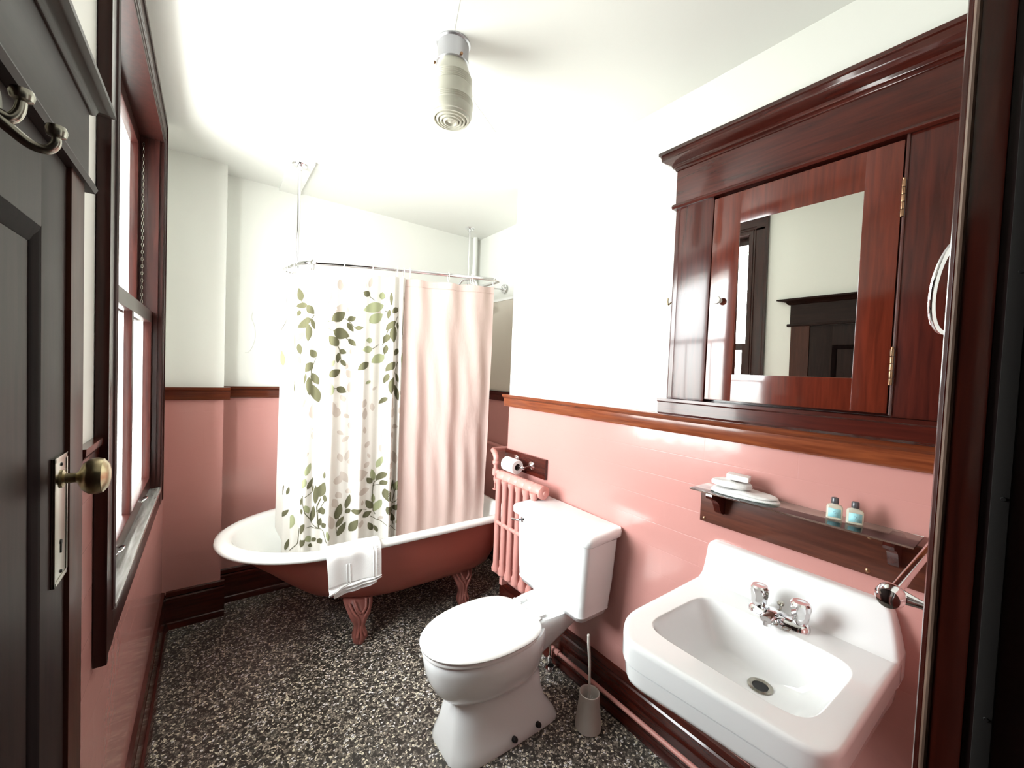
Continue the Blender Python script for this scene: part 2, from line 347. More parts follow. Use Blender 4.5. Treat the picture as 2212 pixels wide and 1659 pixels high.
for y in (1.62, 2.16):
    bm = B(); tube(bm, curve_pts([(-.214, y-.03, .925), (-.203, y-.02, .932), (-.199, y, .935), (-.203, y+.02, .932), (-.214, y+.03, .925)], 5), .003, 8)
    build(bm, 'sash_lift', CHROME, ls)
bm = B()
for k in range(47):   # sash chain
    z = 1.71+k*.0155
    a = k % 2
    pts = [(-.250+(0 if a else .0036*math.cos(t)), WY1-.012-.004+(.0036*math.cos(t) if a else 0), z+.009*math.sin(t)) for t in [i*math.pi/4 for i in range(8)]]
    tube(bm, pts, .0013, 5, closed=True)
build(bm, 'sash_chain', NICKEL, w)

# ---------------------------------------------------------------- closed door on the left wall
d = sthing('door_1', (XL, .5, 0))
CX = -.184; DT = 1.802
for y0, y1 in ((.964, 1.045), (.06, .14)):
    bm = B(); box(bm, -.1995, CX, y0, y1, 0, DT, bev=.003)
    if y0 > .5: box(bm, -.1995, CX-.004, 1.043, 1.070, 0, DT, bev=.003)
    build(bm, 'side_casing', CZ, d)
bm = B()
box(bm, -.1995, CX, .045, 1.075, DT+.012, 1.94, bev=.002)
prism(bm, [(-.1995, DT-.004), (CX+.006, DT-.004), (CX+.010, DT+.004), (CX+.006, DT+.013), (-.1995, DT+.013)], 'y', .045, 1.09); build(bm, 'frieze', DY, d)
bm = B(); pf = [(0, 1.938), (.003, 1.938), (.006, 1.944), (.008, 1.954), (.016, 1.963), (.025, 1.969), (.025, 1.978), (0, 1.978)]
loft(bm, [[(CX+p, .045, z) for p, z in pf], [(CX+p, 1.075+3*p, z) for p, z in pf]])
loft(bm, [[(CX+p, 1.075+3*p, z) for p, z in pf], [(-.1995, 1.075+3*p, z) for p, z in pf]]); box(bm, -.1995, CX, .045, 1.075, 1.938, 1.9775); build(bm, 'cornice', wood('door_cornice_wood', (.016, .006, .005), (.03, .011, .008), 'y', .4, .05, .15), d)
DXF = -.190
bm = B()
box(bm, -.1995, DXF, .845, .963, .002, DT-.005, bev=.002); box(bm, -.1995, DXF, .141, .255, .002, DT-.005, bev=.002)
box(bm, -.1995, DXF-.0003, .25, .85, 1.672, DT-.005, bev=.002); box(bm, -.1995, DXF-.0003, .25, .85, .002, .24, bev=.002)
box(bm, -.1995, -.1965, .25, .85, .235, 1.675)
leaf = build(bm, 'door_leaf', DZ, d)
bm = B()
mp_ = [(-.1965, 0), (DXF-.0005, 0), (DXF-.001, .008), (-.194, .016), (-.195, .024), (-.1965, .026)]
loft(bm, [[(x, .845-t, z0) for x, t in mp_] for z0 in (.24, 1.672)]); loft(bm, [[(x, .255+t, z0) for x, t in mp_] for z0 in (.24, 1.672)])
loft(bm, [[(x, y0, 1.672-t) for x, t in mp_] for y0 in (.255, .845)]); loft(bm, [[(x, y0, .24+t) for x, t in mp_] for y0 in (.255, .845)])
build(bm, 'panel_moulding', wood('black_brown_moulding', (.004, .002, .002), (.009, .004, .004), 'z', .6, 0, .05), leaf)
bm = B(); KY = .923; K0, K1 = 1.142, 1.340
box(bm, DXF, DXF+.003, KY-.034, KY+.034, K0, K1, bev=.0012); box(bm, DXF+.003, DXF+.0042, KY-.026, KY+.026, K0+.008, K1-.008, bev=.001)
for a, b_ in ((K0, K0+.008), (K1-.008, K1)): box(bm, DXF+.002, DXF+.005, KY-.034, KY+.034, a, b_, bev=.001)
for yy in (-.034, .028): box(bm, DXF+.002, DXF+.005, KY+yy, KY+yy+.006, K0, K1, bev=.001)
esc = build(bm, 'escutcheon', NICKEL, leaf)
bm = B(); lathe(bm, [(.004, 0), (.004, .0012)], (DXF+.0042, KY, 1.203), (1, 0, 0), 16); box(bm, DXF+.0042, DXF+.0054, KY-.0018, KY+.0018, 1.186, 1.203); build(bm, 'keyhole', BLACK, esc)
for z in (K0+.014, K1-.014):
    bm = B(); lathe(bm, [(.003, 0), (.002, .0018)], (DXF+.0042, KY, z), (1, 0, 0), 12); build(bm, 'screw', BLACK, esc)
bm = B()
lathe(bm, [(.014, 0), (.014, .003), (.008, .005), (.0075, .017), (.011, .020), (.021, .024), (.028, .032), (.0295, .040), (.027, .048), (.019, .054), (.007, .0565)], (DXF+.004, KY, 1.303), (1, 0, 0), 32)
build(bm, 'door_knob', BRASS, leaf)
# double coat hook on the door
HY = .685
ck = thing('coat_hook', 'aged nickel double coat hook screwed to the dark door on the left', 'hook', (DXF, HY, 1.755))
bm = B(); lathe(bm, [(.015, 0), (.015, .003), (.010, .005)], (DXF, HY, 1.762), (1, 0, 0), 20, sx=1, sy=1.7); build(bm, 'backplate', NICKEL, ck)
bm = B()
P = curve_pts([(DXF+.003, HY, 1.752), (-.178, HY+.002, 1.750), (-.172, HY+.004, 1.760), (-.170, HY+.005, 1.774)], 6); tube(bm, P, [.0065-.002*i/len(P) for i in range(len(P))], 12)
lathe(bm, [(.003, -.009), (.009, -.006), (.0105, 0), (.009, .005), (.003, .007)], (-.170, HY+.005, 1.780), (0, 0, 1), 20)
build(bm, 'upper_prong', NICKEL, ck)
bm = B()
P = curve_pts([(DXF+.003, HY, 1.748), (-.176, HY+.002, 1.738), (-.163, HY+.003, 1.728), (-.151, HY+.004, 1.727), (-.1445, HY+.004, 1.735), (-.144, HY+.004, 1.743)], 6); tube(bm, P, [.0065-.0025*i/len(P) for i in range(len(P))], 12)
lathe(bm, [(.003, -.008), (.008, -.006), (.0095, 0), (.008, .005), (.003, .007)], (-.144, HY+.004, 1.750), (0, 0, 1), 20)
build(bm, 'lower_prong', NICKEL, ck)

# ---------------------------------------------------------------- doorway on the right (camera stands in it)
d2 = sthing('door_2', (.60, 0, 0))
bm = B()
box(bm, .60, .70, .0405, .0705, 0, 2.12, bev=.003)
tube(bm, [(.609, .0705, 0), (.609, .0705, 2.12)], .004, 8)
build(bm, 'door_casing', WZ, d2)
bm = B(); tube(bm, [(.601, .066, 0), (.601, .066, 2.12)], .0032, 10); build(bm, 'worn_highlight_bead', wood('worn_highlight_wood', (.10, .055, .04), (.30, .20, .15), 'z', .3, .4), d2)  # tan colour paints in the casing edge's highlight lines along with its wear
bm = B(); box(bm, .603, .63, -.08, .0404, 0, 2.12); build(bm, 'door_jamb', wood('dark_jamb_wood', (.008, .003, .003), (.02, .006, .005), 'z', .45, .1), d2)
bm = B(); box(bm, .592, .603, .022, .034, 0, 2.12, bev=.003)
build(bm, 'weather_strip', mat('worn_grey_strip', (.022, .020, .019), .75, spec=.2), d2)
for k in range(9):
    bm = B(); lathe(bm, [(.0022, 0), (.0016, .001)], (.592, .026, .35+k*.21), (-1, 0, 0), 10); build(bm, 'nail_head', BLACK, d2)
# ================================================================ BATHTUB
tub = thing('clawfoot_bathtub', 'white enamelled clawfoot bathtub with brick-red painted outside, behind the curtain', 'bathtub', (.8, 2.455, 0))
NT = 72
def tubring(xl, hw, xr, z, cy=2.455):
    out = []; half = NT//2
    a = min(.52, (xr-xl)*.42); cx = xl+a
    for k in range(half+1):      # left end, from +y over -x to -y
        t = math.pi/2+math.pi*k/half
        out.append((cx+a*math.cos(t), cy+hw*math.sin(t), z))
    rc = .17; xs = xr-rc
    seg = []
    n = NT-half-1
    for k in range(n):
        s = (k+1)/(n+1)
        # near side straight, right end with rounded corners
        L1 = xs-cx; L2 = math.pi/2*rc; L3 = 2*(hw-rc); tot = 2*L1+2*L2+L3; q = s*tot
        if q < L1: p = (cx+q, cy-hw)
        elif q < L1+L2: t = (q-L1)/rc; p = (xs+rc*math.sin(t), cy-hw+rc-rc*math.cos(t))
        elif q < L1+L2+L3: p = (xr, cy-hw+rc+(q-L1-L2))
        elif q < L1+2*L2+L3: t = (q-L1-L2-L3)/rc; p = (xs+rc*math.cos(t), cy+hw-rc+rc*math.sin(t))
        else: p = (xs-(q-L1-2*L2-L3), cy+hw)
        seg.append((p[0], p[1], z))
    return out+seg
bm = B()
sh = [(.078, .388, 1.585, .566), (.10, .384, 1.58, .54), (.16, .376, 1.575, .48), (.245, .364, 1.565, .41), (.33, .345, 1.55, .33), (.41, .315, 1.53, .265), (.50, .27, 1.50, .222), (.60, .20, 1.44, .195), (.70, .12, 1.36, .185)]
loft(bm, [tubring(*s) for s in sh], False, True); build(bm, 'tub_shell', TUBP, tub, 60)
bm = B()
rim = [(.078, .388, 1.585, .566), (.045, .412, 1.605, .558), (.024, .430, 1.617, .567), (.019, .435, 1.62, .580), (.024, .431, 1.617, .592), (.042, .417, 1.605, .600), (.065, .40, 1.59, .601), (.085, .383, 1.578, .596), (.098, .372, 1.57, .582),
       (.115, .365, 1.565, .55), (.18, .355, 1.555, .48), (.26, .342, 1.54, .40), (.35, .32, 1.52, .32), (.45, .28, 1.50, .26), (.56, .22, 1.45, .225), (.66, .14, 1.38, .212)]
loft(bm, [tubring(*s) for s in rim], False, True); build(bm, 'tub_basin', TUBW, tub, 60)
def claw(x, y, sy, name='foot'):
    bm = B(); rings = []
    # (z, dy outward, half-x, half-y)
    for z, dy, hx, hy in [(.255, -.07, .055, .020), (.225, -.035, .072, .032), (.19, -.005, .066, .038), (.15, .012, .050, .034), (.115, .012, .034, .027), (.09, .010, .026, .024), (.07, .012, .030, .027), (.05, .016, .036, .033), (.025, .018, .037, .035), (.006, .018, .028, .027), (0, .018, .018, .018)]:
        r = []
        for k in range(28):
            t = 2*math.pi*k/28
            q = 1+(.17*math.cos(5*t+.6) if z < .16 else .13*math.cos(7*t))*(1 if z > .01 else 0)
            r.append((x+hx*q*math.cos(t), y+sy*dy+hy*q*math.sin(t), z))
        rings.append(r)
    loft(bm, rings)
    for s in (-1, 1):   # scroll leaves up the leg
        tube(bm, curve_pts([(x+s*.055, y+sy*.005, .225), (x+s*.040, y+sy*.036, .185), (x+s*.014, y+sy*.046, .145), (x+s*.010, y+sy*.040, .09), (x+s*.022, y+sy*.050, .05)], 5), .0075, 8)
        tube(bm, curve_pts([(x+s*.030, y+sy*.015, .235), (x+s*.022, y+sy*.042, .20), (x+s*.004, y+sy*.044, .175)], 5), .007, 8)
    tube(bm, curve_pts([(x, y+sy*.04, .15), (x, y+sy*.043, .08), (x, y+sy*.054, .04), (x, y+sy*.045, .012)], 5), .008, 8)
    build(bm, name, FOOT, tub, 50)
claw(.665, 2.205, -1); claw(1.31, 2.215, -1); claw(.665, 2.70, 1); claw(1.31, 2.70, 1)
# ---------------------------------------------------------------- towel over rim
tw = thing('hand_towel', 'folded white bath towel hanging over the near rim of the bathtub', 'towel', (.57, 2.0, .6))
def drape(x0, x1, zlow, off, n=18, skew=0, slant=0, yin=.05):
    # section path over the rim, as (y, z) from inside to hanging edge
    path = curve_pts([(0, 2.10+off*.2, .575), (0, 2.085, .600+off), (0, 2.055, .608+off), (0, 2.028, .602+off), (0, 2.013-off, .585), (0, 2.010-off, .54), (0, 2.008-off, .48), (0, 2.006-off, .45)], 4)
    path = [(p.y, p.z) for p in path]
    bm = B(); G = []
    m = len(path)
    ext = 10
    for i in range(n+1):
        s = i/n; x = x0+(x1-x0)*s; row = []
        zl = zlow+slant*(s-.5)
        pts = path+[(2.006-off+.006*math.sin(k*.9+s*3), .45+(zl-.45)*(k+1)/ext) for k in range(ext)]
        for (y, z) in pts:
            down = max(0, .6-z)
            row.append(Vector((x+skew*down+.004*math.sin(9*down+2*s), y-.004*math.sin(7*s+12*down)-.003*math.sin(17*s), z)))
        G.append(row)
    th = .007
    top = G; bot = [[p+Vector((0, .0 if z_ < m//2 else th*.6, -th if z_ < m//2 else 0)) for z_, p in enumerate(r)] for r in G]
    rings = []
    for a, b in zip(top, bot): rings.append(a+b[::-1])
    loft(bm, rings); return bm, G
bm, G = drape(.462, .672, .395, 0, slant=.03, skew=.10); build(bm, 'under_layer', TERRY, tw, 60)
bm, G = drape(.446, .70, .418, .012, slant=.035, skew=.06); up = build(bm, 'towel_fold', TERRY, tw, 60)
def on(i, j): return G[i][j]+Vector((0, -.002, 0))
Lr = len(G[0])-1
for cols in (15, 16.2):
    bm = B(); i = int(cols); tube(bm, [G[i][j]*(1-(cols-i))+G[min(i+1, 18)][j]*(cols-i)+Vector((0, -.001, 0)) for j in range(14, Lr+1)], .0022, 6); build(bm, 'border_stripe', TERRY, up)
bm = B()
for k in range(26):
    j = 15+(Lr-15)*k/26; j0 = int(j); p = G[17][j0].lerp(G[17][min(j0+1, Lr)], j-j0); q = G[16][j0].lerp(G[16][min(j0+1, Lr)], j-j0); tube(bm, [p+Vector((0, -.001, 0)), q+Vector((0, -.001, 0))], .0014, 5)
o_2 = build(bm, 'fringe', TERRY, up); o_2['kind'] = 'stuff'
for o_ in (0, 3):
    bm = B(); tube(bm, [on(7-o_//2, j) for j in range(20, 31)]+[on(max(0, 5-o_//2-k), min(Lr, 31+k)) for k in range(1, 5)], .0028, 6); build(bm, 'raised_band', TERRY, up)
# ================================================================ SHOWER ROD
rod = thing('shower_rod', 'chrome oval shower rod hung from the ceiling above the bathtub', 'shower rod', (.9, 2.55, 2.05))
bm = B()
ring = curve_pts([(.335, 2.76, 2.04), (.352, 2.64, 2.04), (.378, 2.545, 2.042)], 6)[:-1]+curve_pts([(.378, 2.545, 2.042), (.398, 2.49, 2.042), (.43, 2.452, 2.043), (.475, 2.425, 2.045), (.72, 2.37, 2.06), (1.125, 2.305, 2.08), (1.42, 2.262, 2.095), (1.50, 2.255, 2.10), (1.545, 2.285, 2.102), (1.555, 2.34, 2.102), (1.555, 2.70, 2.10), (1.52, 2.82, 2.098), (1.42, 2.86, 2.09), (.50, 2.86, 2.05), (.38, 2.83, 2.042)], 8)
tube(bm, ring[:-1], .0115, 14, closed=True); build(bm, 'oval_rail', CHROME, rod, 60)
bm = B(); tube(bm, [(.38, 2.56, 2.03), (.38, 2.56, ZC-.02)], .008, 12); lathe(bm, [(.015, 0), (.015, .03)], (.38, 2.56, 2.025), n=16)
lathe(bm, [(.012, 0), (.014, .02), (.036, .024), (.04, .03)], (.38, 2.56, ZC-.016-.03), n=24); build(bm, 'ceiling_support', CHROME, rod)
bm = B(); tube(bm, [(1.62, 2.82, 2.09), (1.62, 2.82, ZC)], .008, 12); lathe(bm, [(.012, 0), (.014, .012), (.036, .017), (.04, .022)], (1.62, 2.82, ZC-.022), n=24)
tube(bm, [(1.545, 2.78, 2.10), (1.62, 2.82, 2.10)], .008, 12); build(bm, 'ceiling_support', CHROME, rod)
bm = B(); tube(bm, [(1.555, 2.60, 2.105), (1.68, 2.60, 2.125), (XA-.018, 2.60, 2.135)], .010, 12); lathe(bm, [(.016, 0), (.018, .012), (.034, .018), (.036, .024)], (XA-.042, 2.60, 2.135), (1, 0, 0), 24); build(bm, 'wall_arm', CHROME, rod)
sr = thing('shower_riser', 'curved chrome shower pipe showing just above the far end of the rod', 'shower pipe', (1.56, 2.72, .7))
bm = B(); tube(bm, curve_pts([(1.50, 2.76, .75), (1.50, 2.76, 1.9), (1.50, 2.76, 2.10), (1.53, 2.735, 2.175), (1.60, 2.69, 2.175), (1.625, 2.67, 2.10), (1.625, 2.66, 2.05)], 8), .009, 12); tube(bm, [(1.50, 2.76, .75), (1.815, 2.76, .75)], .009, 12); build(bm, 'riser_pipe', CHROME, sr, 60)
bm = B(); lathe(bm, [(.012, 0), (.02, -.02), (.045, -.055), (.045, -.062)], (1.625, 2.66, 2.055), n=24); build(bm, 'shower_head', CHROME, sr)
# ---------------------------------------------------------------- curtains
PT = [(.335, 2.74), (.352, 2.63), (.385, 2.52), (.43, 2.455), (.50, 2.42), (.72, 2.37), (.93, 2.337)]
CU = [0]
for a, b in zip(PT, PT[1:]): CU.append(CU[-1]+math.hypot(b[0]-a[0], b[1]-a[1]))
CSM = [Vector(p) for p in curve_pts([(a, b, 0) for a, b in PT], 12)]; CSU = [CU[i//12]+(CU[min(i//12+1, len(CU)-1)]-CU[i//12])*(i % 12)/12 for i in range(len(CSM))]
def cpath(u):
    if 0 <= u <= CU[-1]:
        import bisect
        i = min(len(CSU)-2, max(0, bisect.bisect_right(CSU, u)-1)); return CSM[i].lerp(CSM[i+1], (u-CSU[i])/(CSU[i+1]-CSU[i]))
    return cpath0(u)
def cpath0(u):
    u = max(-.02, min(CU[-1]+.3, u)); i = 0
    while i < len(CU)-2 and u > CU[i+1]: i += 1
    t = (u-CU[i])/(CU[i+1]-CU[i]); return Vector((PT[i][0]+(PT[i+1][0]-PT[i][0])*t, PT[i][1]+(PT[i+1][1]-PT[i][1])*t, 0))
def cdir(u): return (cpath(u+.03)-cpath(u-.03)).normalized()
HK1 = [.04, .115, .20, .313, .483, .625, .745, .785]
def ztop1(u):
    z = 1.992+.035*(u/.82)
    dmin = min(abs(u-h) for h in HK1); return z-.012*min(1, (dmin/.07)**1.5)
def fold(u, z):
    g = (2.05-z)/1.6; a = .010+.022*min(1, g*1.1)
    ph = .35*math.sin(1.3*z*2)
    f = math.sin(2*math.pi*u/.150+1.9+ph*.5)+.35*math.sin(2*math.pi*u/.071+.7)
    w1 = max(0, min(1, (u-.66)/.06)); w1 = w1*w1*(3-2*w1); w0 = max(0, min(1, (.36-u)/.12)); w0 = w0*w0*(3-2*w0)
    f += .7*w1*math.sin(2*math.pi*u/.055); f = f*(1-w0)+w0*.6*(.8*math.sin(2*math.pi*u/.105+.6)+.3*math.sin(2*math.pi*u/.2))
    return a*f
def S(u, z, off=0):
    d = cdir(u); n = Vector((d.y, -d.x, 0))
    p = cpath(u)+n*(fold(u, z)+off); return Vector((p.x, p.y, z))
def SN(u, z, off):
    e = .002; a = S(u+e, z)-S(u-e, z); b = S(u, z+e)-S(u, z-e); n = a.cross(b).normalized()
    if n.dot(Vector((-.36, -.93, 0))) < 0 and abs(n.y) > .2: n = -n
    # face outward relative to path normal
    d = cdir(u); pn = Vector((d.y, -d.x, 0))
    if n.dot(pn) < 0: n = -n
    return S(u, z)+n*off
bm = B(); NU, NZ = 420, 70; U1 = CU[-1]
G = []
for i in range(NU+1):
    u = U1*i/NU; zt = ztop1(u); G.append([bm.verts.new(S(u, .36+(zt-.36)*j/NZ)) for j in range(NZ+1)])
for i in range(NU):
    for j in range(NZ): bm.faces.new((G[i][j], G[i+1][j], G[i+1][j+1], G[i][j+1]))
OFF = {'p': .0008, 'l': .0012, 'g': .0016}; MI = {'p': 3, 'l': 2, 'g': 1}
def leaf(u0, z0, u1, z1, w_, k):
    L = math.hypot(u1-u0, z1-z0); du, dz = (u1-u0)/L, (z1-z0)/L; n = 12; rows = []
    for i in range(n+1):
        t = i/n; h = .5*w_*math.sin(math.pi*t**.85)**.85 if 0 < t < 1 else 0
        rows.append([(u0+du*L*t-dz*h*q, z0+dz*L*t+du*h*q) for q in (-1, -.75, -.5, -.25, 0, .25, .5, .75, 1)])
    V = [[bm.verts.new(SN(max(.002, min(U1-.002, a)), b, OFF[k])) for a, b in r] for r in rows]
    for a, b in zip(V, V[1:]):
        for i in range(8):
            try: bm.faces.new((a[i], a[i+1], b[i+1], b[i])).material_index = MI[k]
            except ValueError: pass
LEAVES = "249 1836 233 1909 37 g;290 1817 216 1808 31 g;244 1786 231 1753 23 g;286 1812 333 1767 42 g;317 1743 233 1690 47 g;302 1714 305 1615 42 g;320 1740 338 1684 23 g;267 1672 229 1614 26 l;240 1604 252 1544 26 g;242 1536 253 1489 16 l;352 1532 317 1572 42 g;330 1502 290 1449 42 g;327 1445 367 1383 42 g;298 1441 277 1377 26 g;315 1423 318 1322 31 g;328 1382 370 1284 52 g;302 1303 267 1253 26 l;197 1413 231 1335 21 g;48 1476 33 1567 37 l;168 1663 180 1540 21 l;431 1735 493 1791 50 g;506 1750 546 1769 31 g;504 1734 536 1686 26 g;542 1708 583 1711 26 g;437 1681 516 1658 63 g;512 1644 550 1606 29 g;464 1601 413 1653 50 g;469 1577 504 1563 29 g;467 1564 461 1505 23 g;478 1525 503 1489 23 g;415 1485 448 1518 31 l;422 1430 477 1469 42 g;434 1324 427 1401 37 l;462 1370 507 1341 39 g;611 1897 577 1912 37 g;683 1854 578 1807 57 l;613 1743 679 1804 52 l;631 1644 597 1642 31 l;632 1595 579 1584 39 l;710 1686 689 1634 31 g;703 1624 694 1566 23 g;694 1563 629 1516 52 l;614 1518 561 1469 37 g;716 1929 718 1852 13 g;753 1845 724 1809 31 g;711 1829 706 1776 16 g;739 1766 698 1709 31 g;735 1735 732 1637 39 g;753 1761 760 1717 16 g;763 1606 740 1563 31 g;747 1527 702 1469 37 g;714 1456 696 1397 23 g;735 1437 725 1336 31 g;754 1465 772 1404 18 g;748 1392 775 1297 29 g;713 1316 674 1277 26 g;629 1412 600 1392 18 l;795 1585 795 1495 26 l;402 1829 420 1896 26 l;672 1885 676 1929 31 l;468 1910 464 1970 31 p;577 1925 578 1984 31 p;510 1801 450 1813 63 p;553 1501 567 1545 57 p;540 1426 506 1467 37 p;519 1344 570 1426 52 p;504 1290 482 1328 26 p;590 1258 604 1307 31 p;344 1205 348 1288 47 p;607 1942 621 2003 21 p;293 1822 298 1858 37 p;434 1712 461 1809 31 p;723 1235 736 1319 26 p;444 1290 457 1205 31 p;347 1190 336 1256 50 p;334 1136 378 1137 30 p;341 1078 337 1120 17 p;354 1075 391 1064 33 p;349 989 396 929 55 p;376 921 403 875 33 p;462 1201 471 1257 39 p;500 1218 528 1195 22 p;538 1180 571 1180 19 p;528 1172 532 1129 17 p;547 1137 561 1108 19 p;469 1124 501 1101 22 p;515 948 530 1011 25 p;541 990 580 1044 28 p;523 936 574 957 33 p;479 996 497 943 28 p;539 866 630 877 66 p;471 819 491 869 44 p;493 892 530 820 33 p;608 908 634 941 28 p;610 1025 631 1062 25 p;694 1098 722 1049 25 p;736 1144 779 1143 28 p;737 1120 745 1072 22 p;688 1033 713 972 28 p;747 1000 772 920 39 p;720 906 754 933 33 p;472 773 500 736 33 p;519 780 547 761 28 p;548 714 563 765 28 p;579 764 639 782 39 p;600 1188 604 1258 28 p;734 1198 745 1257 33 p;479 686 458 745 33 p;722 840 738 886 28 p;589 569 605 609 33 p;310 877 331 947 25 l;295 808 310 865 28 l;319 801 349 865 25 g;346 781 352 826 14 g;365 713 365 820 22 g;377 752 413 840 52 g;405 858 410 897 17 g;411 733 418 772 28 g;377 662 420 689 41 g;341 611 358 704 33 g;311 714 327 663 22 l;274 709 293 757 28 g;275 664 302 691 28 g;275 545 311 612 33 g;274 482 315 522 39 g;110 611 151 656 25 g;216 568 239 656 41 l;102 732 126 796 17 g;141 741 151 789 14 g;170 527 198 449 39 l;139 419 154 488 17 g;385 588 386 633 25 g;397 580 425 614 25 g;352 521 368 500 28 g;376 491 404 511 33 g;326 487 356 472 22 g;320 539 339 498 28 l;476 617 498 707 39 g;522 670 542 753 28 g;520 644 546 668 28 g;549 659 604 671 30 g;605 623 654 641 36 g;659 658 621 716 36 g;665 636 703 707 39 l;664 690 657 745 22 l;663 821 647 896 28 l;652 810 623 848 30 g;673 897 701 964 30 l;672 823 719 876 33 g;692 795 720 828 25 g;737 709 713 781 44 g;742 760 761 821 25 g;768 760 810 832 44 l;801 842 803 884 14 g;793 718 822 755 39 l;752 625 721 681 39 g;763 648 803 674 33 g;801 644 822 642 41 l;762 569 758 622 33 g;781 564 806 588 25 l;822 516 822 589 39 g;663 526 637 581 28 g;689 510 670 552 19 g;542 537 580 623 33 g;477 571 513 630 28 g;484 518 524 594 33 g;442 518 431 576 17 l;462 573 441 661 33 p"
STEMS = "334 1762 307 1724 270 1682;249 1836 280 1807;352 1529 324 1471 326 1392;402 1730 431 1738;492 1759 516 1740 542 1710;405 1697 440 1681;499 1648 514 1636;461 1601 474 1572;447 1364 465 1365;611 1891 638 1873;689 1821 711 1818;755 1795 734 1738;766 1528 744 1459 729 1386;789 1938 802 1856 789 1776 786 1686;63 1873 87 1762 0 1657 0 1572;472 1572 478 1525;709 1713 684 1623;632 1595 663 1622;227 451 259 491 266 578;300 769 301 724 312 669 341 611 379 571 410 562 432 507;310 759 348 786;316 587 348 583 379 571;379 571 371 696 386 752;371 667 416 738;604 671 628 659;649 615 679 587 730 568 760 539 791 517;732 519 760 539;675 617 662 643 656 756 660 809 683 825;655 792 695 797;769 556 757 655 771 757 804 845;756 686 737 712;759 679 796 718;484 518 477 565 492 639"
for s in LEAVES.split(';'):
    *q, k = s.split(); q = [float(v)/1000 for v in q]; leaf(*q, k)
rp = random.Random(11); have = [tuple(float(v)/1000 for v in s.split()[:2]) for s in LEAVES.split(';')]
for k in range(400):   # more pale sprigs in the middle of the print
    u, z = rp.uniform(.26, .81), rp.uniform(.55, 1.93)
    if min(math.hypot(u-a, z-b) for a, b in have) < .055: continue
    have.append((u, z)); an = rp.uniform(.6, 2.4); L = rp.uniform(.030, .050)
    leaf(u, z, u+L*math.cos(an), z+L*math.sin(an), L*.5, 'p')
for s in STEMS.split(';'):
    q = [float(v)/1000 for v in s.split()]; P = list(zip(q[::2], q[1::2])); pts = []
    for a, b in zip(P, P[1:]):
        for i in range(6): t = i/6; pts.append((a[0]+(b[0]-a[0])*t, a[1]+(b[1]-a[1])*t))
    pts.append(P[-1])
    for a, b in zip(pts, pts[1:]):
        L = math.hypot(b[0]-a[0], b[1]-a[1]) or 1; nx, nz = -(b[1]-a[1])/L*.0017, (b[0]-a[0])/L*.0017
        bm.faces.new([bm.verts.new(SN(max(.002, min(U1-.002, x_)), z_, .0014)) for x_, z_ in ((a[0]-nx, a[1]-nz), (a[0]+nx, a[1]+nz), (b[0]+nx, b[1]+nz), (b[0]-nx, b[1]-nz))]).material_index = 1
def raw(bm, name, mats):
    for f in bm.faces: f.smooth = True
    me = bpy.data.meshes.new(name); bm.to_mesh(me); bm.free()
    for m in mats: me.materials.append(m)
    o = bpy.data.objects.new(name, me); COL.objects.link(o); return o
c1 = raw(bm, 'shower_curtain', [CURT, LEAFG, LEAFL, LEAFP]); recenter(c1, (.6, 2.4, 2.0)); tag(c1, 'cream shower curtain printed with olive leaves, left part of the curtain', 'shower curtain')
bm = B(); G = []
LX0, LX1 = .868, 1.505; HK2 = [0, .17, .47, .73, .99]
def SL(s, z):
    x = LX0+(LX1-LX0)*s; y = 2.357-(x-.868)*.148; g = (2.05-z)/1.6
    x -= .022*g*(s-.3); f = .008*math.sin(2*math.pi*s*3.3+.4)+.007*g*math.sin(2*math.pi*s*6.1+1+1.1*z)+.006*g*math.sin(2*math.pi*s*2.2+2.2*z)+.002*math.sin(37*s+11*z)
    return Vector((x, y+f, z))
for i in range(141):
    s = i/140; zt = 2.022+.032*s-.006*min(1, (min(abs(s-h) for h in HK2)/.12)**1.5); G.append([bm.verts.new(SL(s, .40+(zt-.40)*j/70)) for j in range(71)])
for i in range(140):
    for j in range(70): bm.faces.new((G[i][j], G[i+1][j], G[i+1][j+1], G[i][j+1]))
hem = []
for i in range(141):
    s = i/140; zt = 2.022+.032*s-.045; hem.append(SL(s, zt)+Vector((0, -.001, 0)))
tube(bm, hem, .0015, 5)
c2 = raw(bm, 'shower_liner', [LINER]); recenter(c2, (1.2, 2.3, 2.0)); tag(c2, 'plain blush pink shower liner hanging to the right of the leaf curtain', 'shower curtain')
# rings
RN = ['at the far left end of the rod', 'second from the far left end of the rod', 'beside the left ceiling support of the rod']
def rodz(x): return 2.042 if x < .43 else 2.045+(x-.475)*.0535
def rody(x):
    T = [(.43, 2.452), (.475, 2.425), (.72, 2.37), (1.125, 2.305), (1.42, 2.262), (1.50, 2.255)]
    for a, b in zip(T, T[1:]):
        if x <= b[0]: return a[1]+(b[1]-a[1])*(x-a[0])/(b[0]-a[0])
    return 2.255
rings = []
for u in HK1:
    p = cpath(u); rings.append((p.x, p.y if u < .3 else rody(p.x), cdir(u)))
for s in (.12, .47+.02, .73, .975):
    x = LX0+(LX1-LX0)*s; rings.append((x, rody(x), Vector((1, -.16, 0)).normalized()))
RL = ['white curtain ring farthest back on the left end of the rod', 'white curtain ring just behind the left ceiling support', 'white curtain ring just in front of the left ceiling support',
      'dark chrome curtain ring at the rounded left corner of the rod', 'white curtain ring on the first peak of the leaf curtain', 'white curtain ring on the second peak of the leaf curtain', 'white curtain ring left in the trio where leaf curtain meets liner',
      'white curtain ring in the middle of the trio where leaf curtain meets liner', 'white curtain ring right in the trio where leaf curtain meets liner', 'white curtain ring over the middle of the blush liner',
      'white curtain ring between the liner middle and its right end', 'white curtain ring at the right end of the blush liner']
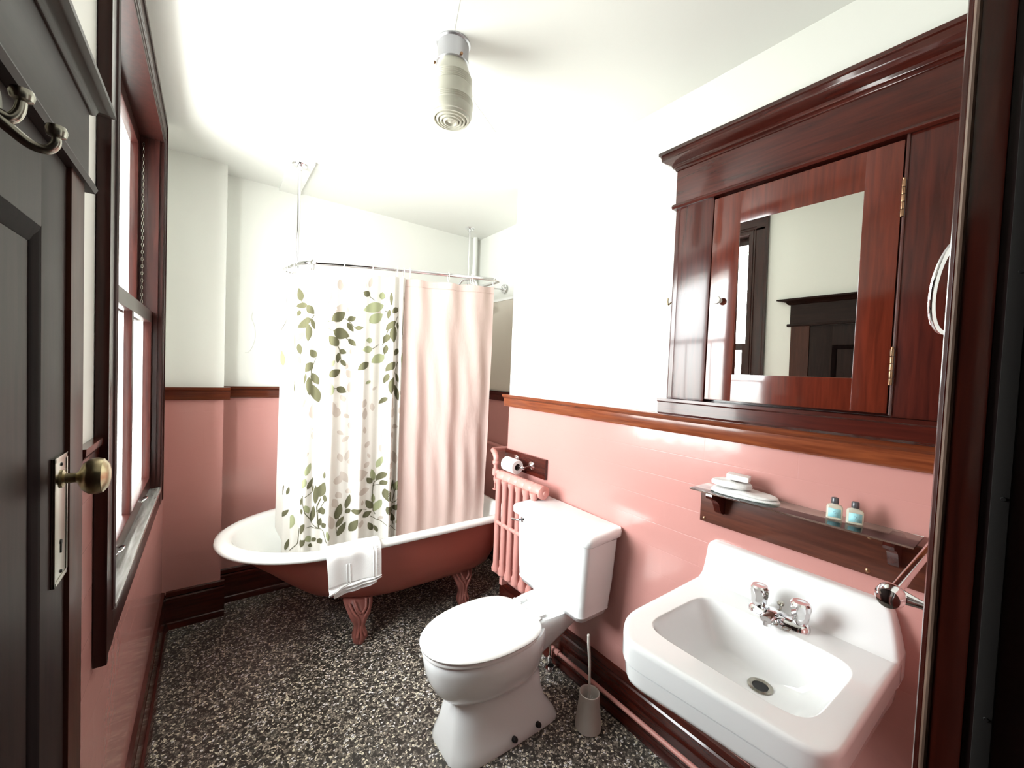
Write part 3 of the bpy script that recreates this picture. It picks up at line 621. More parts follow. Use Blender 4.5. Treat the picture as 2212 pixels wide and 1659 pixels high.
for k, ((x, y, d), lb) in enumerate(zip(rings, RL)):
    bm = B(); n = Vector((d.y, -d.x, 0)); z0 = rodz(x); tilt = .15*math.sin(k*2.1)
    n2 = (n+d*tilt).normalized(); P = []
    for i in range(20):
        t = 2*math.pi*i/20; P.append(Vector((x, y, z0-.013))+n2*.0165*math.cos(t)+Vector((0, 0, .029*math.sin(t))))
    tube(bm, P, .0019, 8, closed=True)
    o = build(bm, 'curtain_ring', NICKEL if k == 3 else WPLA, None, 60); recenter(o, (x, y, z0)); tag(o, lb, 'curtain ring', 'rings of the shower curtain')
# ================================================================ CEILING LAMP
lp = thing('ceiling_lamp', 'small ceiling lamp with a metal collar and ribbed glass jar shade', 'ceiling lamp', (.65, 1.29, ZC))
bm = B(); lathe(bm, [(.058, 0), (.058, -.004), (.053, -.008), (.052, -.055), (.056, -.064), (.057, -.072), (.054, -.074)], (.65, 1.29, ZC)); build(bm, 'lamp_base', ALU, lp)
for a in (.5, 2.6, 4.7):
    bm = B(); lathe(bm, [(.0035, 0), (.0035, .004), (.005, .005), (.005, .009)], (.65+.055*math.cos(a), 1.29+.055*math.sin(a), ZC-.067), (math.cos(a), math.sin(a), 0), 10); build(bm, 'thumb_screw', HINGE, lp)
bm = B(); pr = [(.050, -.062), (.052, -.08), (.060, -.098), (.066, -.115)]
z = -.120
for k in range(5): pr += [(.0685, z), (.0665, z-.003)]; z -= .006
pr += [(.070, -.152), (.071, -.175), (.0715, -.19)]
for k in range(4): pr += [(.0735, -.195-k*.006), (.071, -.198-k*.006)]
pr += [(.072, -.226), (.071, -.238), (.067, -.246)]
for r_ in (.063, .051, .039, .027): pr += [(r_, -.247-(.063-r_)*.2), (r_-.003, -.256-(.063-r_)*.2), (r_-.007, -.257-(.063-r_)*.2), (r_-.010, -.248-(.063-r_)*.2)]
pr += [(.006, -.262), (.002, -.264)]
lathe(bm, pr, (.65, 1.29, ZC), n=48); build(bm, 'glass_shade', SHADE, lp, 28)
# ================================================================ TOILET
TY = 1.372
to = thing('toilet', 'white porcelain toilet with closed lid and tank against the pink wall', 'toilet', (1.05, TY, 0))
bm = B()
def tsec(z, xf, xb, hw, e, n=48, cy=TY):
    cx = (xf+xb)/2; a = (xb-xf)/2; out = []
    for k in range(n):
        t = 2*math.pi*k/n; c, s = math.cos(t), math.sin(t)
        # egg: narrower toward the front (-x)
        w_ = hw*(1-.10*(-c if c < 0 else 0)**2) if e < 2.6 else hw*(1-.36*max(0, -c)**1.2) if e > 4.1 else hw*(1-.22*max(0, -c))
        out.append((cx+a*math.copysign(abs(c)**(2/e), c), cy+w_*math.copysign(abs(s)**(2/e), s), z))
    return out
secs = [(0, .742, 1.25, .146, 9), (.012, .742, 1.25, .147, 9), (.04, .748, 1.235, .138, 8), (.09, .758, 1.20, .118, 7), (.15, .770, 1.185, .108, 6), (.19, .780, 1.19, .106, 4.2), (.208, .765, 1.195, .112, 2.6), (.225, .738, 1.20, .126, 2.4), (.26, .706, 1.21, .150, 2.25), (.31, .682, 1.215, .168, 2.2), (.36, .670, 1.22, .178, 2.2), (.395, .666, 1.22, .181, 2.2), (.408, .672, 1.215, .177, 2.2)]
loft(bm, [tsec(*s) for s in secs])
# rear deck that carries the tank
dk = [(.25, 1.10, 1.22, .06), (.31, 1.08, 1.32, .085), (.36, 1.06, 1.40, .105), (.395, 1.05, 1.44, .118), (.425, 1.08, 1.445, .120), (.436, 1.10, 1.44, .114)]
loft(bm, [tsec(z, a, b, hw, 4) for z, a, b, hw in dk])
build(bm, 'bowl', PORC, to, 50)
def eggring(xf, xb, hw, z, n=56):
    cx = xf+(xb-xf)*.56; out = []
    for k in range(n):
        t = 2*math.pi*k/n; c, s = math.cos(t), math.sin(t)
        a = (cx-xf) if c < 0 else (xb-cx); e = 2.05 if c < 0 else 2.9
        out.append((cx+a*math.copysign(abs(c)**(2/e), c), TY+hw*math.copysign(abs(s)**(2/e), s), z))
    return out
bm = B(); loft(bm, [eggring(.668, 1.142, .172, .409), eggring(.659, 1.150, .181, .412), eggring(.657, 1.152, .183, .419), eggring(.661, 1.148, .180, .4255)]); build(bm, 'seat', SEAT, to, 50)
bm = B(); loft(bm, [eggring(.661, 1.148, .180, .4275), eggring(.654, 1.155, .187, .431), eggring(.652, 1.157, .189, .437), eggring(.656, 1.153, .185, .4425), eggring(.68, 1.13, .165, .446), eggring(.78, 1.04, .09, .4475)]); build(bm, 'lid', SEAT, to, 50)
for s in (-1, 1):
    bm = B(); box(bm, 1.150, 1.192, TY+s*.07-.018, TY+s*.07+.018, .434, .4485, bev=.005); tube(bm, [(1.153, TY+s*.07-.026, .437), (1.153, TY+s*.07+.026, .437)], .008, 10); build(bm, 'hinge', SEAT, to)
for x in (.995, 1.118):
    bm = B(); lathe(bm, [(.011, 0), (.011, .010), (.009, .016), (.004, .018)], (x, TY-.142, .030), (0, -1, .35), 18); build(bm, 'bolt_cap', BLACK, to)
RT = Matrix.Translation((1.35, TY, .60)) @ Matrix.Rotation(R(1.8), 4, 'X') @ Matrix.Translation((-1.35, -TY, -.60))
bm = B()
def rrect(x0, x1, y0, y1, z, r=.03, n=6):
    out = []
    for cx, cy, a0 in ((x1-r, y1-r, 0), (x0+r, y1-r, 90), (x0+r, y0+r, 180), (x1-r, y0+r, 270)):
        for k in range(n+1):
            t = R(a0+90*k/n); out.append((cx+r*math.cos(t), cy+r*math.sin(t), z))
    return out
Yc = 1.365
tk = [(.437, 1.29, 1.44, .19), (.445, 1.272, 1.448, .208), (.465, 1.262, 1.452, .216), (.472, 1.258, 1.454, .221), (.478, 1.26, 1.455, .219), (.60, 1.252, 1.458, .229), (.79, 1.246, 1.462, .236)]
loft(bm, [rrect(a, b, Yc-hw, Yc+hw, z) for z, a, b, hw in tk], True, False)
loft(bm, [rrect(1.246, 1.462, Yc-.236, Yc+.236, .79), rrect(1.256, 1.452, Yc-.226, Yc+.226, .79, .025), rrect(1.258, 1.450, Yc-.224, Yc+.224, .52, .025)], False, True)
bmesh.ops.transform(bm, matrix=RT, verts=bm.verts); build(bm, 'tank', PORC, to, 50)
bm = B(); loft(bm, [rrect(1.236, 1.468, Yc-.245, Yc+.245, .792, .03), rrect(1.228, 1.470, Yc-.252, Yc+.252, .799, .035), rrect(1.227, 1.470, Yc-.253, Yc+.253, .822, .035), rrect(1.233, 1.468, Yc-.248, Yc+.248, .831, .03), rrect(1.25, 1.455, Yc-.235, Yc+.235, .834, .025)])
ML = RT @ Matrix.Translation((1.35, Yc, .79)) @ Matrix.Rotation(R(2.6), 4, 'Z') @ Matrix.Rotation(R(-1.6), 4, 'Y') @ Matrix.Translation((-1.352, -Yc, -.787))
bmesh.ops.transform(bm, matrix=ML, verts=bm.verts); build(bm, 'tank_lid', PORC, to, 50)
bm = B(); lathe(bm, [(.014, 0), (.014, .006), (.010, .010)], (1.250, 1.545, .772), (-1, 0, 0), 20)
tube(bm, curve_pts([(1.238, 1.545, .772), (1.226, 1.555, .771), (1.220, 1.58, .767), (1.219, 1.60, .765)], 5), [.006]*8+[.0055]*8, 12); build(bm, 'flush_lever', CHROME, to)
# floor pipe and stop valve
fp = thing('floor_pipe', 'thin pink painted pipe running along the right baseboard below the sink', 'pipe', (1.426, .8, .09))
bm = B(); tube(bm, [(1.426, .045, .092), (1.426, 1.445, .092)], .0095, 14); tube(bm, curve_pts([(1.426, 1.44, .092), (1.426, 1.475, .093), (1.424, 1.485, .085), (1.424, 1.486, .04)], 5), .012, 12); build(bm, 'pipe_run', RADP, fp, 60)
bm = B(); lathe(bm, [(.014, 0), (.014, .02)], (1.426, 1.43, .092), (0, 1, 0), 16); build(bm, 'coupling', RADP, fp)
sv = thing('stop_valve', 'small dark metal stop valve on the floor behind the toilet', 'valve', (1.40, 1.47, 0))
bm = B(); tube(bm, [(1.40, 1.47, 0), (1.40, 1.47, .05)], .008, 12); lathe(bm, [(.022, 0), (.020, .006), (.008, .008)], (1.40, 1.47, 0), n=20); lathe(bm, [(.012, 0), (.014, .01), (.014, .03), (.008, .035)], (1.40, 1.47, .035), n=16); build(bm, 'valve_body', CHROME, sv)
bm = B(); lathe(bm, [(.004, 0), (.004, .02), (.016, .021), (.016, .028)], (1.39, 1.455, .05), (-.6, -.8, 0), 16, sy=.6); build(bm, 'valve_handle', BLACK, sv)
bm = B(); tube(bm, curve_pts([(1.40, 1.47, .068), (1.40, 1.47, .16), (1.405, 1.49, .28), (1.40, 1.51, .42), (1.39, 1.52, .455)], 6), .005, 10); build(bm, 'supply_hose', NICKEL, sv, 60)
# ---------------------------------------------------------------- toilet brush
bh = thing('brush_holder', 'tapered translucent white plastic holder standing between toilet and pink pipe', 'brush holder', (1.312, 1.125, 0))
bm = B(); lathe(bm, [(.050, 0), (.055, .004), (.054, .02), (.041, .148), (.043, .152), (.0405, .154), (.037, .150), (.050, .01), (.01, .008)], (1.312, 1.125, 0), n=40); build(bm, 'cup', RUBB, bh, 50)
tb = thing('toilet_brush', 'white plastic toilet brush with long thin handle, standing in its holder', 'toilet brush', (1.312, 1.125, .02))
bm = B(); tube(bm, curve_pts([(1.312, 1.125, .09), (1.310, 1.125, .16), (1.305, 1.127, .28), (1.298, 1.13, .36), (1.296, 1.131, .40)], 5), [.004+.003*min(1, i/16) for i in range(21)], 12); lathe(bm, [(.007, 0), (.0065, .004), (.003, .008)], (1.296, 1.131, .398), n=12); build(bm, 'handle', RUBB, tb, 60)
bm = B()
for k in range(120):
    a = random.random()*6.28; z0 = .03+.075*random.random(); L = .031*(.75+.25*random.random())
    tube(bm, [(1.312, 1.125, z0), (1.312+L*math.cos(a), 1.125+L*math.sin(a), z0+.012+.01*random.random())], .0011, 4, cap=False)
build(bm, 'bristles', WPLA, tb)
# ================================================================ RADIATOR
ra = thing('radiator', 'pink painted cast-iron column radiator on the wall between toilet and bathtub', 'radiator', (1.38, 1.72, .30))
RXc = 1.375
bm = B()
for k in range(6):
    y = 1.895-.063*k
    bm = B()
    for x in (RXc-.032, RXc+.032): tube(bm, [(x, y, .345), (x, y, .36), (x, y, .385), (x, y, .845), (x, y, .868), (x, y, .88)], [.024, .024, .0172, .0172, .024, .024], 14)
    lathe(bm, [(.032, -.0315), (.0345, -.027), (.0345, .027), (.032, .0315)], (RXc, y, .885), (0, 1, 0), 24)
    lathe(bm, [(.032, -.0315), (.0345, -.027), (.0345, .027), (.032, .0315)], (RXc, y, .345), (0, 1, 0), 24)
    if k < 5:
        for x in (RXc-.04,): lathe(bm, [(.009, -.030), (.0125, -.02), (.0125, -.012), (.009, 0), (.0125, .012), (.0125, .02), (.009, .03)], (x, y-.0315, .630), (0, 1, 0), 12, sx=.9, sy=1.1)
    build(bm, 'radiator_section', RADP, ra, 50)
bm = B(); lathe(bm, [(.034, 0), (.036, .008), (.028, .014), (.012, .016), (.012, .022), (.005, .024)], (RXc, 1.5485, .885), (0, -1, 0), 24); build(bm, 'end_plug', RADP, ra); bm = B(); lathe(bm, [(.034, 0), (.036, .008), (.02, .014), (.012, .022)], (RXc, 1.9265, .345), (0, 1, 0), 8); build(bm, 'end_plug', RADP, ra)
bm = B()
for y in (1.86, 1.61): bm = B(); box(bm, RXc-.02, XR, y-.012, y+.012, .27, .31, bev=.004); build(bm, 'wall_bracket', RADP, ra)
rv = thing('radiator_valve', 'pink painted elbow pipe with small valve at the left end of the radiator', 'valve', (1.365, 1.965, .9))
bm = B(); tube(bm, [(XA, 2.10, 1.0)]+curve_pts([(1.46, 2.10, 1.002), (1.42, 2.08, 1.004), (1.39, 2.02, 1.005), (1.370, 1.985, 1.002), (1.366, 1.968, .985), (1.366, 1.968, .955)], 5), .016, 16); lathe(bm, [(.019, 0), (.021, .006), (.021, .016), (.019, .02)], (1.366, 1.968, .945), n=8)
lathe(bm, [(.013, 0), (.013, .03)], (1.366, 1.968, .915), n=16); lathe(bm, [(.018, 0), (.020, .01), (.018, .04)], (1.366, 1.968, .88), n=16); tube(bm, [(1.366, 1.968, .90), (1.372, 1.93, .903)], .014, 14); build(bm, 'elbow', RADP, rv, 50)
bm = B(); tube(bm, [(1.366, 1.968, .88), (1.366, 1.968, .835)], .007, 12); lathe(bm, [(.011, 0), (.011, .02)], (1.366, 1.968, .848), n=8); tube(bm, [(1.366, 1.968, .84), (1.366, 1.968, .80)], .003, 8); lathe(bm, [(.014, 0), (.014, .004)], (1.366, 1.968, .796), n=16); build(bm, 'drain_cock', RADP, rv)
bm = B(); tube(bm, [(XA-.03, 2.02, .90), (XA-.03, YB-.05, .93)], .012, 12); tag(build(bm, 'alcove_pipe', RADP, None, 60), 'pink horizontal pipe on the dark alcove wall beside the curtain edge', 'pipe')
# ---------------------------------------------------------------- toilet paper
ph = thing('paper_holder', 'wooden board with chrome toilet paper arms above the radiator', 'toilet paper holder', (XR, 1.82, .975))
bm = B(); box(bm, XR-.018, XR, 1.632, 2.004, .918, 1.027, bev=.003); build(bm, 'board', WY, ph)
for y, z in ((1.745, .974), (1.885, .986)):
    bm = B(); lathe(bm, [(.024, 0), (.024, .003), (.015, .007), (.007, .012), (.006, .05), (.009, .056), (.010, .064), (.006, .070)], (XR-.018, y, z), (-1, 0, -.15), 24); a = build(bm, 'arm', CHROME, ph)
bm = B(); tube(bm, [(XR-.082, 1.742, .967), (XR-.082, 1.905, .971)], .006, 12); lathe(bm, [(.010, 0), (.013, .006), (.010, .014)], (XR-.082, 1.742, .967), (0, 1, 0), 16); build(bm, 'roller', CHROME, ph)
bm = B(); RX_, RZ_ = XR-.088, .963
lathe(bm, [(.019, 0), (.0385, 0), (.040, .002), (.040, .106), (.0385, .108), (.019, .108)], (RX_, 1.785, RZ_), (0, 1, .02), 40, cap=False)
tp = thing('toilet_paper', 'roll of white toilet paper on the holder above the radiator', 'toilet paper', (RX_, 1.84, RZ_)); build(bm, 'paper_roll', PAPER, tp)
bm = B(); lathe(bm, [(.0192, .001), (.0192, .107), (.0182, .107), (.0182, .001), (.0192, .001)], (RX_, 1.785, RZ_), (0, 1, .02), 32, cap=False); build(bm, 'cardboard_tube', CARD, tp)
# ================================================================ SINK
sk = thing('sink', 'white wall-hung rectangular sink with backsplash on the pink wall', 'sink', (1.2, .46, .70))
outl = [(1.475, .205), (1.475, .733), (1.03, .730), (.985, .722), (.945, .700), (.905, .667), (.888, .640), (.925, .255), (.94, .228), (.965, .210)]
CXs, CYs = 1.17, .465; NS = 128
def raycast(poly, t):
    d = (math.cos(t), math.sin(t)); best = None
    for (x1, y1), (x2, y2) in zip(poly, poly[1:]+poly[:1]):
        ex, ey = x2-x1, y2-y1; det = d[0]*(-ey)+ex*d[1]
        if abs(det) < 1e-9: continue
        bx, by = x1-CXs, y1-CYs; s = (bx*(-ey)+ex*by)/det; q = (d[0]*by-d[1]*bx)/det
        if s > 0 and -1e-6 <= q <= 1+1e-6 and (best is None or s < best): best = s
    return best
def smoothpoly(poly, r=.012):
    # chaikin once or twice, wall corners stay near
    for _ in range(2):
        q = []
        for a, b in zip(poly, poly[1:]+poly[:1]):
            L = math.hypot(b[0]-a[0], b[1]-a[1]); f = min(.25, r/L)
            q += [(a[0]+(b[0]-a[0])*f, a[1]+(b[1]-a[1])*f), (b[0]+(a[0]-b[0])*f, b[1]+(a[1]-b[1])*f)]
        poly = q
    return poly
OUT = smoothpoly(outl, .02)
angs = [2*math.pi*k/NS for k in range(NS)]
def oring(inset, z):
    out = []
    for t in angs:
        r = raycast(OUT, t)-inset; out.append((min(1.475, CXs+r*math.cos(t)), CYs+r*math.sin(t), z))
    return out
def bring(x0, x1, y0, y1, z, e=5, zf=0, skew=0):
    cx, cy, a, b = (x0+x1)/2, (y0+y1)/2, (x1-x0)/2, (y1-y0)/2; out = []
    for t in angs:
        # superellipse radius at angle t around (cx,cy)
        c, s = math.cos(t), math.sin(t); r = (abs(c/a)**e+abs(s/b)**e)**(-1/e); out.append((cx+r*c, cy+r*s+skew*r*c, z))
    return out
bm = B()
rings_ = [oring(.10, .66), oring(.03, .675), oring(.014, .69), oring(.010, .70), oring(.006, .736), oring(.016, .738), oring(.016, .7405), oring(.001, .7425), oring(0, .746), oring(0, .789), oring(.0015, .796), oring(.005, .801), oring(.010, .803), oring(.02, .803),
          bring(.982, 1.304, .262, .662, .803, 6, skew=-.03), bring(.985, 1.302, .265, .659, .8015, 6, skew=-.03), bring(.988, 1.300, .268, .656, .797, 6, skew=-.03), bring(.992, 1.298, .272, .652, .788, 6, skew=-.03), bring(1.02, 1.284, .292, .632, .73, 5, skew=-.02), bring(1.055, 1.275, .325, .60, .685, 4), bring(1.10, 1.265, .37, .55, .668, 3.2), bring(1.20, 1.248, .425, .473, .662, 2)]
loft(bm, rings_, True, True)
# backsplash, by levels
lv = [(.74, 1.39, .206, .732), (.80, 1.392, .206, .732), (.806, 1.402, .207, .731), (.815, 1.412, .209, .730), (.835, 1.421, .213, .729), (.87, 1.432, .221, .7285), (.905, 1.440, .231, .728), (.917, 1.444, .240, .722), (.923, 1.450, .252, .712), (.9245, 1.46, .262, .70)]
rg = []
for z, xf, ya, yb in lv:
    xb = 1.4755; r = .014; pts = [(xb, ya, z), (xf+r, ya, z), (xf+r*.3, ya+r*.3, z), (xf, ya+r, z)]
    for k in range(1, 8): pts.append((xf, ya+r+(yb-ya-2*r)*k/8, z))
    pts += [(xf, yb-r, z), (xf+r*.3, yb-r*.3, z), (xf+r, yb, z), (xb, yb, z)]
    rg.append(pts)
loft(bm, rg); bs = build(bm, 'basin', PORC, sk, 50); wn_ = bs.modifiers.new('wn', 'WEIGHTED_NORMAL'); wn_.keep_sharp = True
bm = B(); lathe(bm, [(.030, .0), (.031, .003), (.026, .0045), (.020, .002), (.018, -.004)], (1.224, .449, .6625), n=32, cap=False); dr = build(bm, 'drain_ring', NICKEL, sk)
bm = B(); lathe(bm, [(.019, 0), (.019, .0015)], (1.224, .449, .6625), n=24); build(bm, 'drain_hole', BLACK, sk)
bm = B(); tube(bm, curve_pts([(1.224, .449, .66), (1.224, .449, .54), (1.224, .449, .46), (1.24, .449, .42), (1.28, .449, .405), (1.32, .449, .43), (1.34, .449, .48), (1.38, .449, .50), (XR, .449, .50)], 6), .017, 16); lathe(bm, [(.024, 0), (.024, .03)], (1.224, .449, .56), n=8); lathe(bm, [(.024, 0), (.024, .03)], (1.224, .449, .62), n=16); build(bm, 'trap_pipe', CHROME, sk, 60)
# faucet
fa = B(); FX, FY, FZ = 1.352, .46, .8025
rr_ = []
for z, a, b in ((0, .030, .080), (.010, .028, .079), (.017, .022, .075), (.020, .014, .066)):
    rr_.append(sell(FX, FY, a, b, FZ+z, 40, 3))
loft(fa, rr_)
fc = build(fa, 'faucet', CHROME, sk, 40)
for s in (-1, 1):
    bm = B(); o_ = (FX, FY+s*.0535, FZ+.018); n_k = 48; rings = []
    for r_, h in [(.017, 0), (.019, .006), (.021, .010), (.0225, .020), (.0245, .034), (.0265, .046), (.0255, .055), (.0205, .060), (.010, .0595), (.004, .060)]:
        fl = .09 if .012 < h < .053 else .02
        rings.append([(o_[0]+r_*(1-fl*abs(math.sin(4*t))**.7)*math.cos(t), o_[1]+r_*(1-fl*abs(math.sin(4*t))**.7)*math.sin(t), o_[2]+h) for t in [2*math.pi*k/n_k for k in range(n_k)]])
    loft(bm, rings); build(bm, 'tap_handle', CHROME, fc, 40)
bm = B(); P = [(FX+.012, FY, FZ+.012), (FX-.01, FY, FZ+.022), (FX-.035, FY, FZ+.030), (FX-.062, FY, FZ+.032), (FX-.088, FY, FZ+.028)]
rgs = []
for (x, y, z), (hw, hh) in zip(P, [(.022, .012), (.022, .014), (.018, .013), (.016, .011), (.014, .009)]):
    rgs.append([(x, y+hw*math.copysign(abs(math.cos(t))**.7, math.cos(t)), z+hh*math.copysign(abs(math.sin(t))**.7, math.sin(t))) for t in [2*math.pi*k/24 for k in range(24)]])
loft(bm, rgs); lathe(bm, [(.011, 0), (.011, .014)], (FX-.078, FY, FZ+.010), n=20); build(bm, 'spout', CHROME, fc, 50)
bm = B(); tube(bm, [(FX+.012, FY, FZ+.018), (FX+.012, FY, FZ+.040)], .003, 8); lathe(bm, [(.004, 0), (.009, .004), (.010, .009), (.007, .013)], (FX+.012, FY, FZ+.036), n=20); build(bm, 'pop_up_knob', NICKEL, fc)
bm = B()
P = [(FX-.03-.010*i, FY-.012-.006*i+.003*math.sin(i*2), FZ+.004-.0004*i) for i in range(4)]
for q in range(3):
    c_ = Vector((FX-.034-.004*q, FY+.026-.030*q, FZ+.0025)); tube(bm, [c_+Vector((.008*math.cos(t), .009*math.sin(t), .001*q)) for t in [i*math.pi/6 for i in range(12)]], .0013, 6, closed=True)
build(bm, 'bead_chain', NICKEL, fc)
# ================================================================ GLASS SHELF
sf = thing('glass_shelf', 'glass shelf on a mahogany backboard fixed above the sink', 'shelf', (XR, .47, 1.05))
bm = B(); box(bm, XR-.017, XR, .075, .768, .980, 1.092, bev=.002); build(bm, 'backboard', wood('shelf_board_wood', (.06, .017, .010), (.105, .030, .016), 'y', .35, .25), sf)
for y in (.69, .235):
    bm = B(); pf = [(XR-.017, 1.030), (XR-.028, 1.028), (XR-.045, 1.036), (XR-.055, 1.052), (XR-.065, 1.072), (XR-.085, 1.086), (XR-.110, 1.094), (XR-.115, 1.103), (XR-.112, 1.1145), (XR-.017, 1.1145)]
    prism(bm, pf, 'y', y-.011, y+.011); build(bm, 'bracket', WZ, sf, 30)
bm = B(); box(bm, XR-.128, XR-.004, .188, .752, 1.115, 1.1205, bev=.001); build(bm, 'glass_pane', GLASS, sf)
for y, z in ((.752, .992), (.29, .992), (.29, 1.085)):
    bm = B(); lathe(bm, [(.006, 0), (.006, .001), (.003, .003)], (XR-.017, y, z), (-1, 0, 0), 14); build(bm, 'screw', HINGE, sf)
# cloths
def cloth(name, label, cx, cy, a, b, z0, z1, rot, layers, e=2.6, dome=.25):
    bm = B(); n = 64; prof = []
    for j in range(layers):   # each folded layer bulges at its edge
        for k in range(5):
            t = math.pi*k/4; prof.append(((j+.5-.5*math.cos(t))/layers, 1-.10*(1-math.sin(t))-.05*j*(j % 2)))
    rings = []
    for q, w_ in prof:
        r = []
        for x, y, _ in sell(0, 0, a*w_, b*w_, 0, n, e):
            an = math.atan2(y, x); k = 1+.025*math.sin(3*an+5*q)+.02*math.sin(7*an+9*q)
            r.append((x*k, y*k, z0+(z1-z0)*q*(.86+.14*math.sin(2*an+1.3))))
        rings.append(r)
    top = rings[-1]
    for f_ in (.8, .55, .3, .1): rings.append([(p[0]*f_, p[1]*f_, p[2]+(z1-z0)*dome*(1-f_)**.7) for p in top])
    loft(bm, rings); M = Matrix.Translation((cx, cy, 0)) @ Matrix.Rotation(rot, 4, 'Z'); bmesh.ops.transform(bm, matrix=M, verts=bm.verts)
    o = build(bm, name, TERRY, None, 60); recenter(o, (cx, cy, z0)); return tag(o, label, 'washcloth')
cloth('washcloth', 'folded white washcloth lying flat on the left end of the glass shelf, wider of two', XR-.062, .600, .048, .102, 1.121, 1.142, R(6), 2, 2.4, .12)
cloth('washcloth', 'thick rolled white washcloth between the flat washcloth and the soap bar', XR-.066, .640, .040, .062, 1.1455, 1.166, R(4), 1, 2.4, .06)
bm = B(); box(bm, -.021, .021, -.033, .033, 0, .018, bev=.003); o = build(bm, 'soap_bar', SOAPM, None, 40); o.location = (XR-.060, .622, 1.169); o.rotation_euler = (R(3), 0, R(12)); tag(o, 'white wrapped soap bar resting on top of the washcloths', 'soap')
def bottle(x, y, rot, label, glyph):
    t = thing('toiletry_bottle', label, 'bottle', (x, y, 1.121), 'small toiletry bottles on the glass shelf'); t.rotation_euler = (0, 0, rot)
    def loc(bm, nm, m, sm=50, par=None):
        for f in bm.faces: f.smooth = True
        o = build(bm, nm, m, None, sm); o.parent = par or t; return o
    bm = B(); loft(bm, [sell(0, 0, a, b, z, 32, 4) for z, a, b in ((0, .009, .016), (.002, .0115, .0185), (.034, .0115, .0185), (.039, .0095, .0155), (.042, .006, .007), (.045, .0055, .0055))]); bo = loc(bm, 'bottle_body', BOTM)
    bm = B(); lathe(bm, [(.0085, 0), (.009, .002), (.0085, .015), (.007, .0165)], (0, 0, .044), n=24); loc(bm, 'cap', CAPM)
    bm = B(); box(bm, -.0122, -.0117, -.014, .014, .007, .031); lb = loc(bm, 'paper_label', LABM, 0, bo)
    bm = B(); P = [(-.0125, y_, z_) for y_, z_ in glyph]; tube(bm, P, .0005, 5); loc(bm, 'label_mark', INKM, 60, lb)
bottle(XR-.055, .362, R(16), 'small toiletry bottle with light blue label, left of the pair on the glass shelf', [(.003, .021), (.001, .024), (-.003, .023), (-.003, .019), (0, .017)])
bottle(XR-.054, .317, R(20), 'small toiletry bottle with light blue label, right of the pair on the glass shelf', [(.004, .0235), (-.003, .0235), (-.001, .020), (.001, .015)])
# ================================================================ MEDICINE CABINET
mc = thing('medicine_cabinet', 'dark glossy mahogany medicine cabinet with mirrored door above the sink', 'cabinet', (XR, .51, 1.42))
CF = 1.430
bm = B()
box(bm, CF, XR, .765, .893, 1.42, 2.155, bev=.003); box(bm, CF+.004, XR, .893, .915, 1.42, 2.155, bev=.003); box(bm, CF, XR, .10, .262, 1.42, 2.155, bev=.003); box(bm, CF+.004, XR, .078, .10, 1.42, 2.155, bev=.003)
box(bm, XR-.006, XR, .26, .77, 1.42, 2.155)
tube(bm, [(CF-.001, .262, 1.425), (CF-.001, .262, 2.15)], .004, 8)
build(bm, 'side_stile', WZ, mc)
bm = B(); box(bm, CF-.002, XR, .062, .915, 2.165, 2.345, bev=.002)
prism(bm, [(XR, 2.148), (CF-.008, 2.148), (CF-.013, 2.155), (CF-.008, 2.165), (XR, 2.165)], 'y', .062, .925); build(bm, 'frieze', WY, mc)
bm = B(); pf = [(0, 2.29), (.004, 2.292), (.006, 2.300), (.012, 2.302), (.014, 2.312), (.030, 2.322), (.040, 2.330), (.042, 2.348), (.048, 2.350), (.048, 2.362), (0, 2.362)]
loft(bm, [[(CF-.002-p, .062, z) for p, z in pf], [(CF-.002-p, .915+1.1*p, z) for p, z in pf]])
loft(bm, [[(CF-.002-p, .915+1.1*p, z) for p, z in pf], [(XR, .915+1.1*p, z) for p, z in pf]]); box(bm, CF-.002, XR, .062, .915, 2.345, 2.361); build(bm, 'cornice', WY, mc, 40)
bm = B(); prism(bm, [(XR, 1.358), (1.412, 1.358), (1.404, 1.366), (1.402, 1.405), (1.396, 1.410), (1.396, 1.4195), (XR, 1.4195)], 'y', .062, .932); build(bm, 'cabinet_sill', WY, mc, 40)
# door with mirror
CDF = CF-.004
cdoor_bm = B(); DY0, DY1, DZ0, DZ1 = .268, .760, 1.428, 2.137; MY0, MY1, MZ0, MZ1 = .345, .668, 1.520, 2.03
box(cdoor_bm, CDF, XR-.0065, MY1, DY1, DZ0, DZ1, bev=.003); box(cdoor_bm, CDF, XR-.0065, DY0, MY0, DZ0, DZ1, bev=.003)
box(cdoor_bm, CDF+.0004, XR-.0065, MY0-.004, MY1+.004, MZ1, DZ1, bev=.002); box(cdoor_bm, CDF+.0004, XR-.0065, MY0-.004, MY1+.004, DZ0, MZ0, bev=.002)
cd = build(cdoor_bm, 'cabinet_door', wood('red_mahogany', (.072, .012, .006), (.12, .019, .009), 'z', .16, .8), mc)
bm = B(); MX = CDF+.006
AZ, AY = R(0), R(-1.2)   # slight lean of the old mirror in its frame
cyM, czM = (MY0+MY1)/2, (MZ0+MZ1)/2
vv = [bm.verts.new((MX+(y-cyM)*math.tan(AZ)+(z-czM)*math.tan(AY), y, z)) for y, z in ((MY0-.003, MZ0-.003), (MY1+.003, MZ0-.003), (MY1+.003, MZ1+.003), (MY0-.003, MZ1+.003))]
v2 = [bm.verts.new((v.co.x+.003, v.co.y, v.co.z)) for v in vv]
bm.faces.new(vv); bm.faces.new(v2[::-1])
for i in range(4): bm.faces.new((vv[i], v2[i], v2[(i+1) % 4], vv[(i+1) % 4]))
build(bm, 'mirror', MIRROR, cd, 0)
bm = B(); lathe(bm, [(.008, 0), (.005, .004), (.005, .012), (.012, .016), (.0135, .022), (.012, .027), (.004, .030)], (CDF, .722, 1.775), (-1, 0, 0), 24); build(bm, 'knob', mat('frosted_knob', (.75, .72, .68), .2), cd)
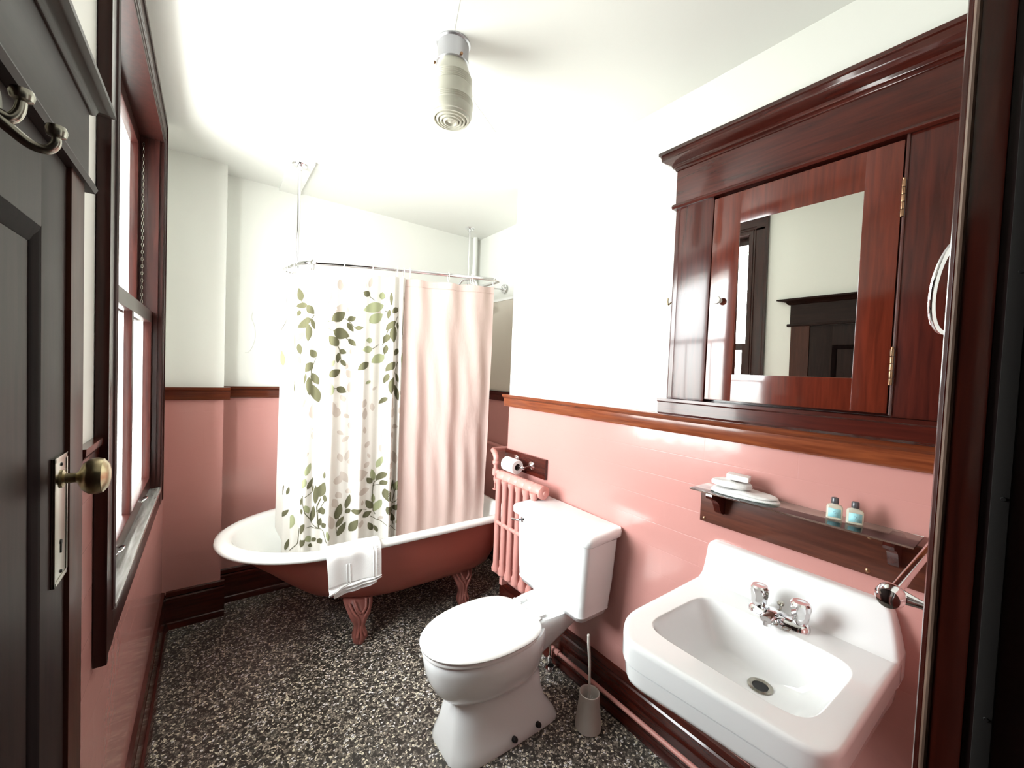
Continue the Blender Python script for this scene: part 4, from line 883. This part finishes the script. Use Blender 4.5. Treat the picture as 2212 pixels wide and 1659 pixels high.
for z in (1.985, 1.55):
    bm = B()
    for k in range(5): lathe(bm, [(.0042, .0006), (.0045, .002), (.0045, .0165), (.0042, .0182)], (CDF-.002, .2645, z-.047+k*.019), n=14)
    lathe(bm, [(.003, 0), (.0035, .004), (.001, .007)], (CDF-.002, .2645, z+.048), n=12); build(bm, 'hinge', HINGE, cd)
# small hook at the cabinet's left side
hk = B(); tube(hk, curve_pts([(XR, .925, 1.80), (1.452, .928, 1.795), (1.440, .930, 1.785), (1.436, .932, 1.795), (1.437, .932, 1.81)], 5), .003, 8); lathe(hk, [(.010, 0), (.008, .003)], (XR, .925, 1.80), (-1, 0, 0), 16)
o = build(hk, 'wall_hook', BRASS, None, 60); tag(o, 'tiny metal hook on the white wall at the left edge of the medicine cabinet', 'hook')
# ================================================================ towel bar and towel ring on the front wall
tbar = thing('towel_bar', 'chrome towel bar with round end in front of the sink corner by the doorway', 'towel bar', (1.1, .04, 1.2))
bm = B(); lathe(bm, [(.004, -.018), (.013, -.014), (.0165, -.004), (.0165, .006), (.012, .014)], (.775, .128, 1.205), (1, 0, 0), 28)
tube(bm, [(.79, .128, 1.205), (1.40, .128, 1.205)], .0075, 14); build(bm, 'bar', CHROME, tbar)
for x in (.795, 1.36):
    bm = B(); tube(bm, [(x, .128, 1.203), (x, .10, 1.200), (x, .043, 1.198)], [.012, .006, .009], 14); lathe(bm, [(.020, 0), (.018, .004), (.009, .008)], (x, .0405, 1.198), (0, 1, 0), 20); build(bm, 'post', CHROME, tbar)
tr_ = thing('towel_ring', 'chrome towel ring hanging beside the doorway, right of the cabinet', 'towel ring', (.98, .04, 1.72))
bm = B(); lathe(bm, [(.022, 0), (.020, .005), (.010, .008), (.008, .05), (.011, .055), (.011, .065), (.004, .070)], (.985, .0405, 1.738), (0, 1, 0), 24); build(bm, 'mount', CHROME, tr_)
bm = B(); c_ = Vector((.955, .108, 1.665)); P = [c_+Vector((-.066*math.cos(t), .014*math.cos(t)-.010*math.sin(t), .074*math.sin(t))) for t in [2*math.pi*i/40 for i in range(40)]]
tube(bm, P, .0045, 10, closed=True); build(bm, 'ring', CHROME, tr_, 60)
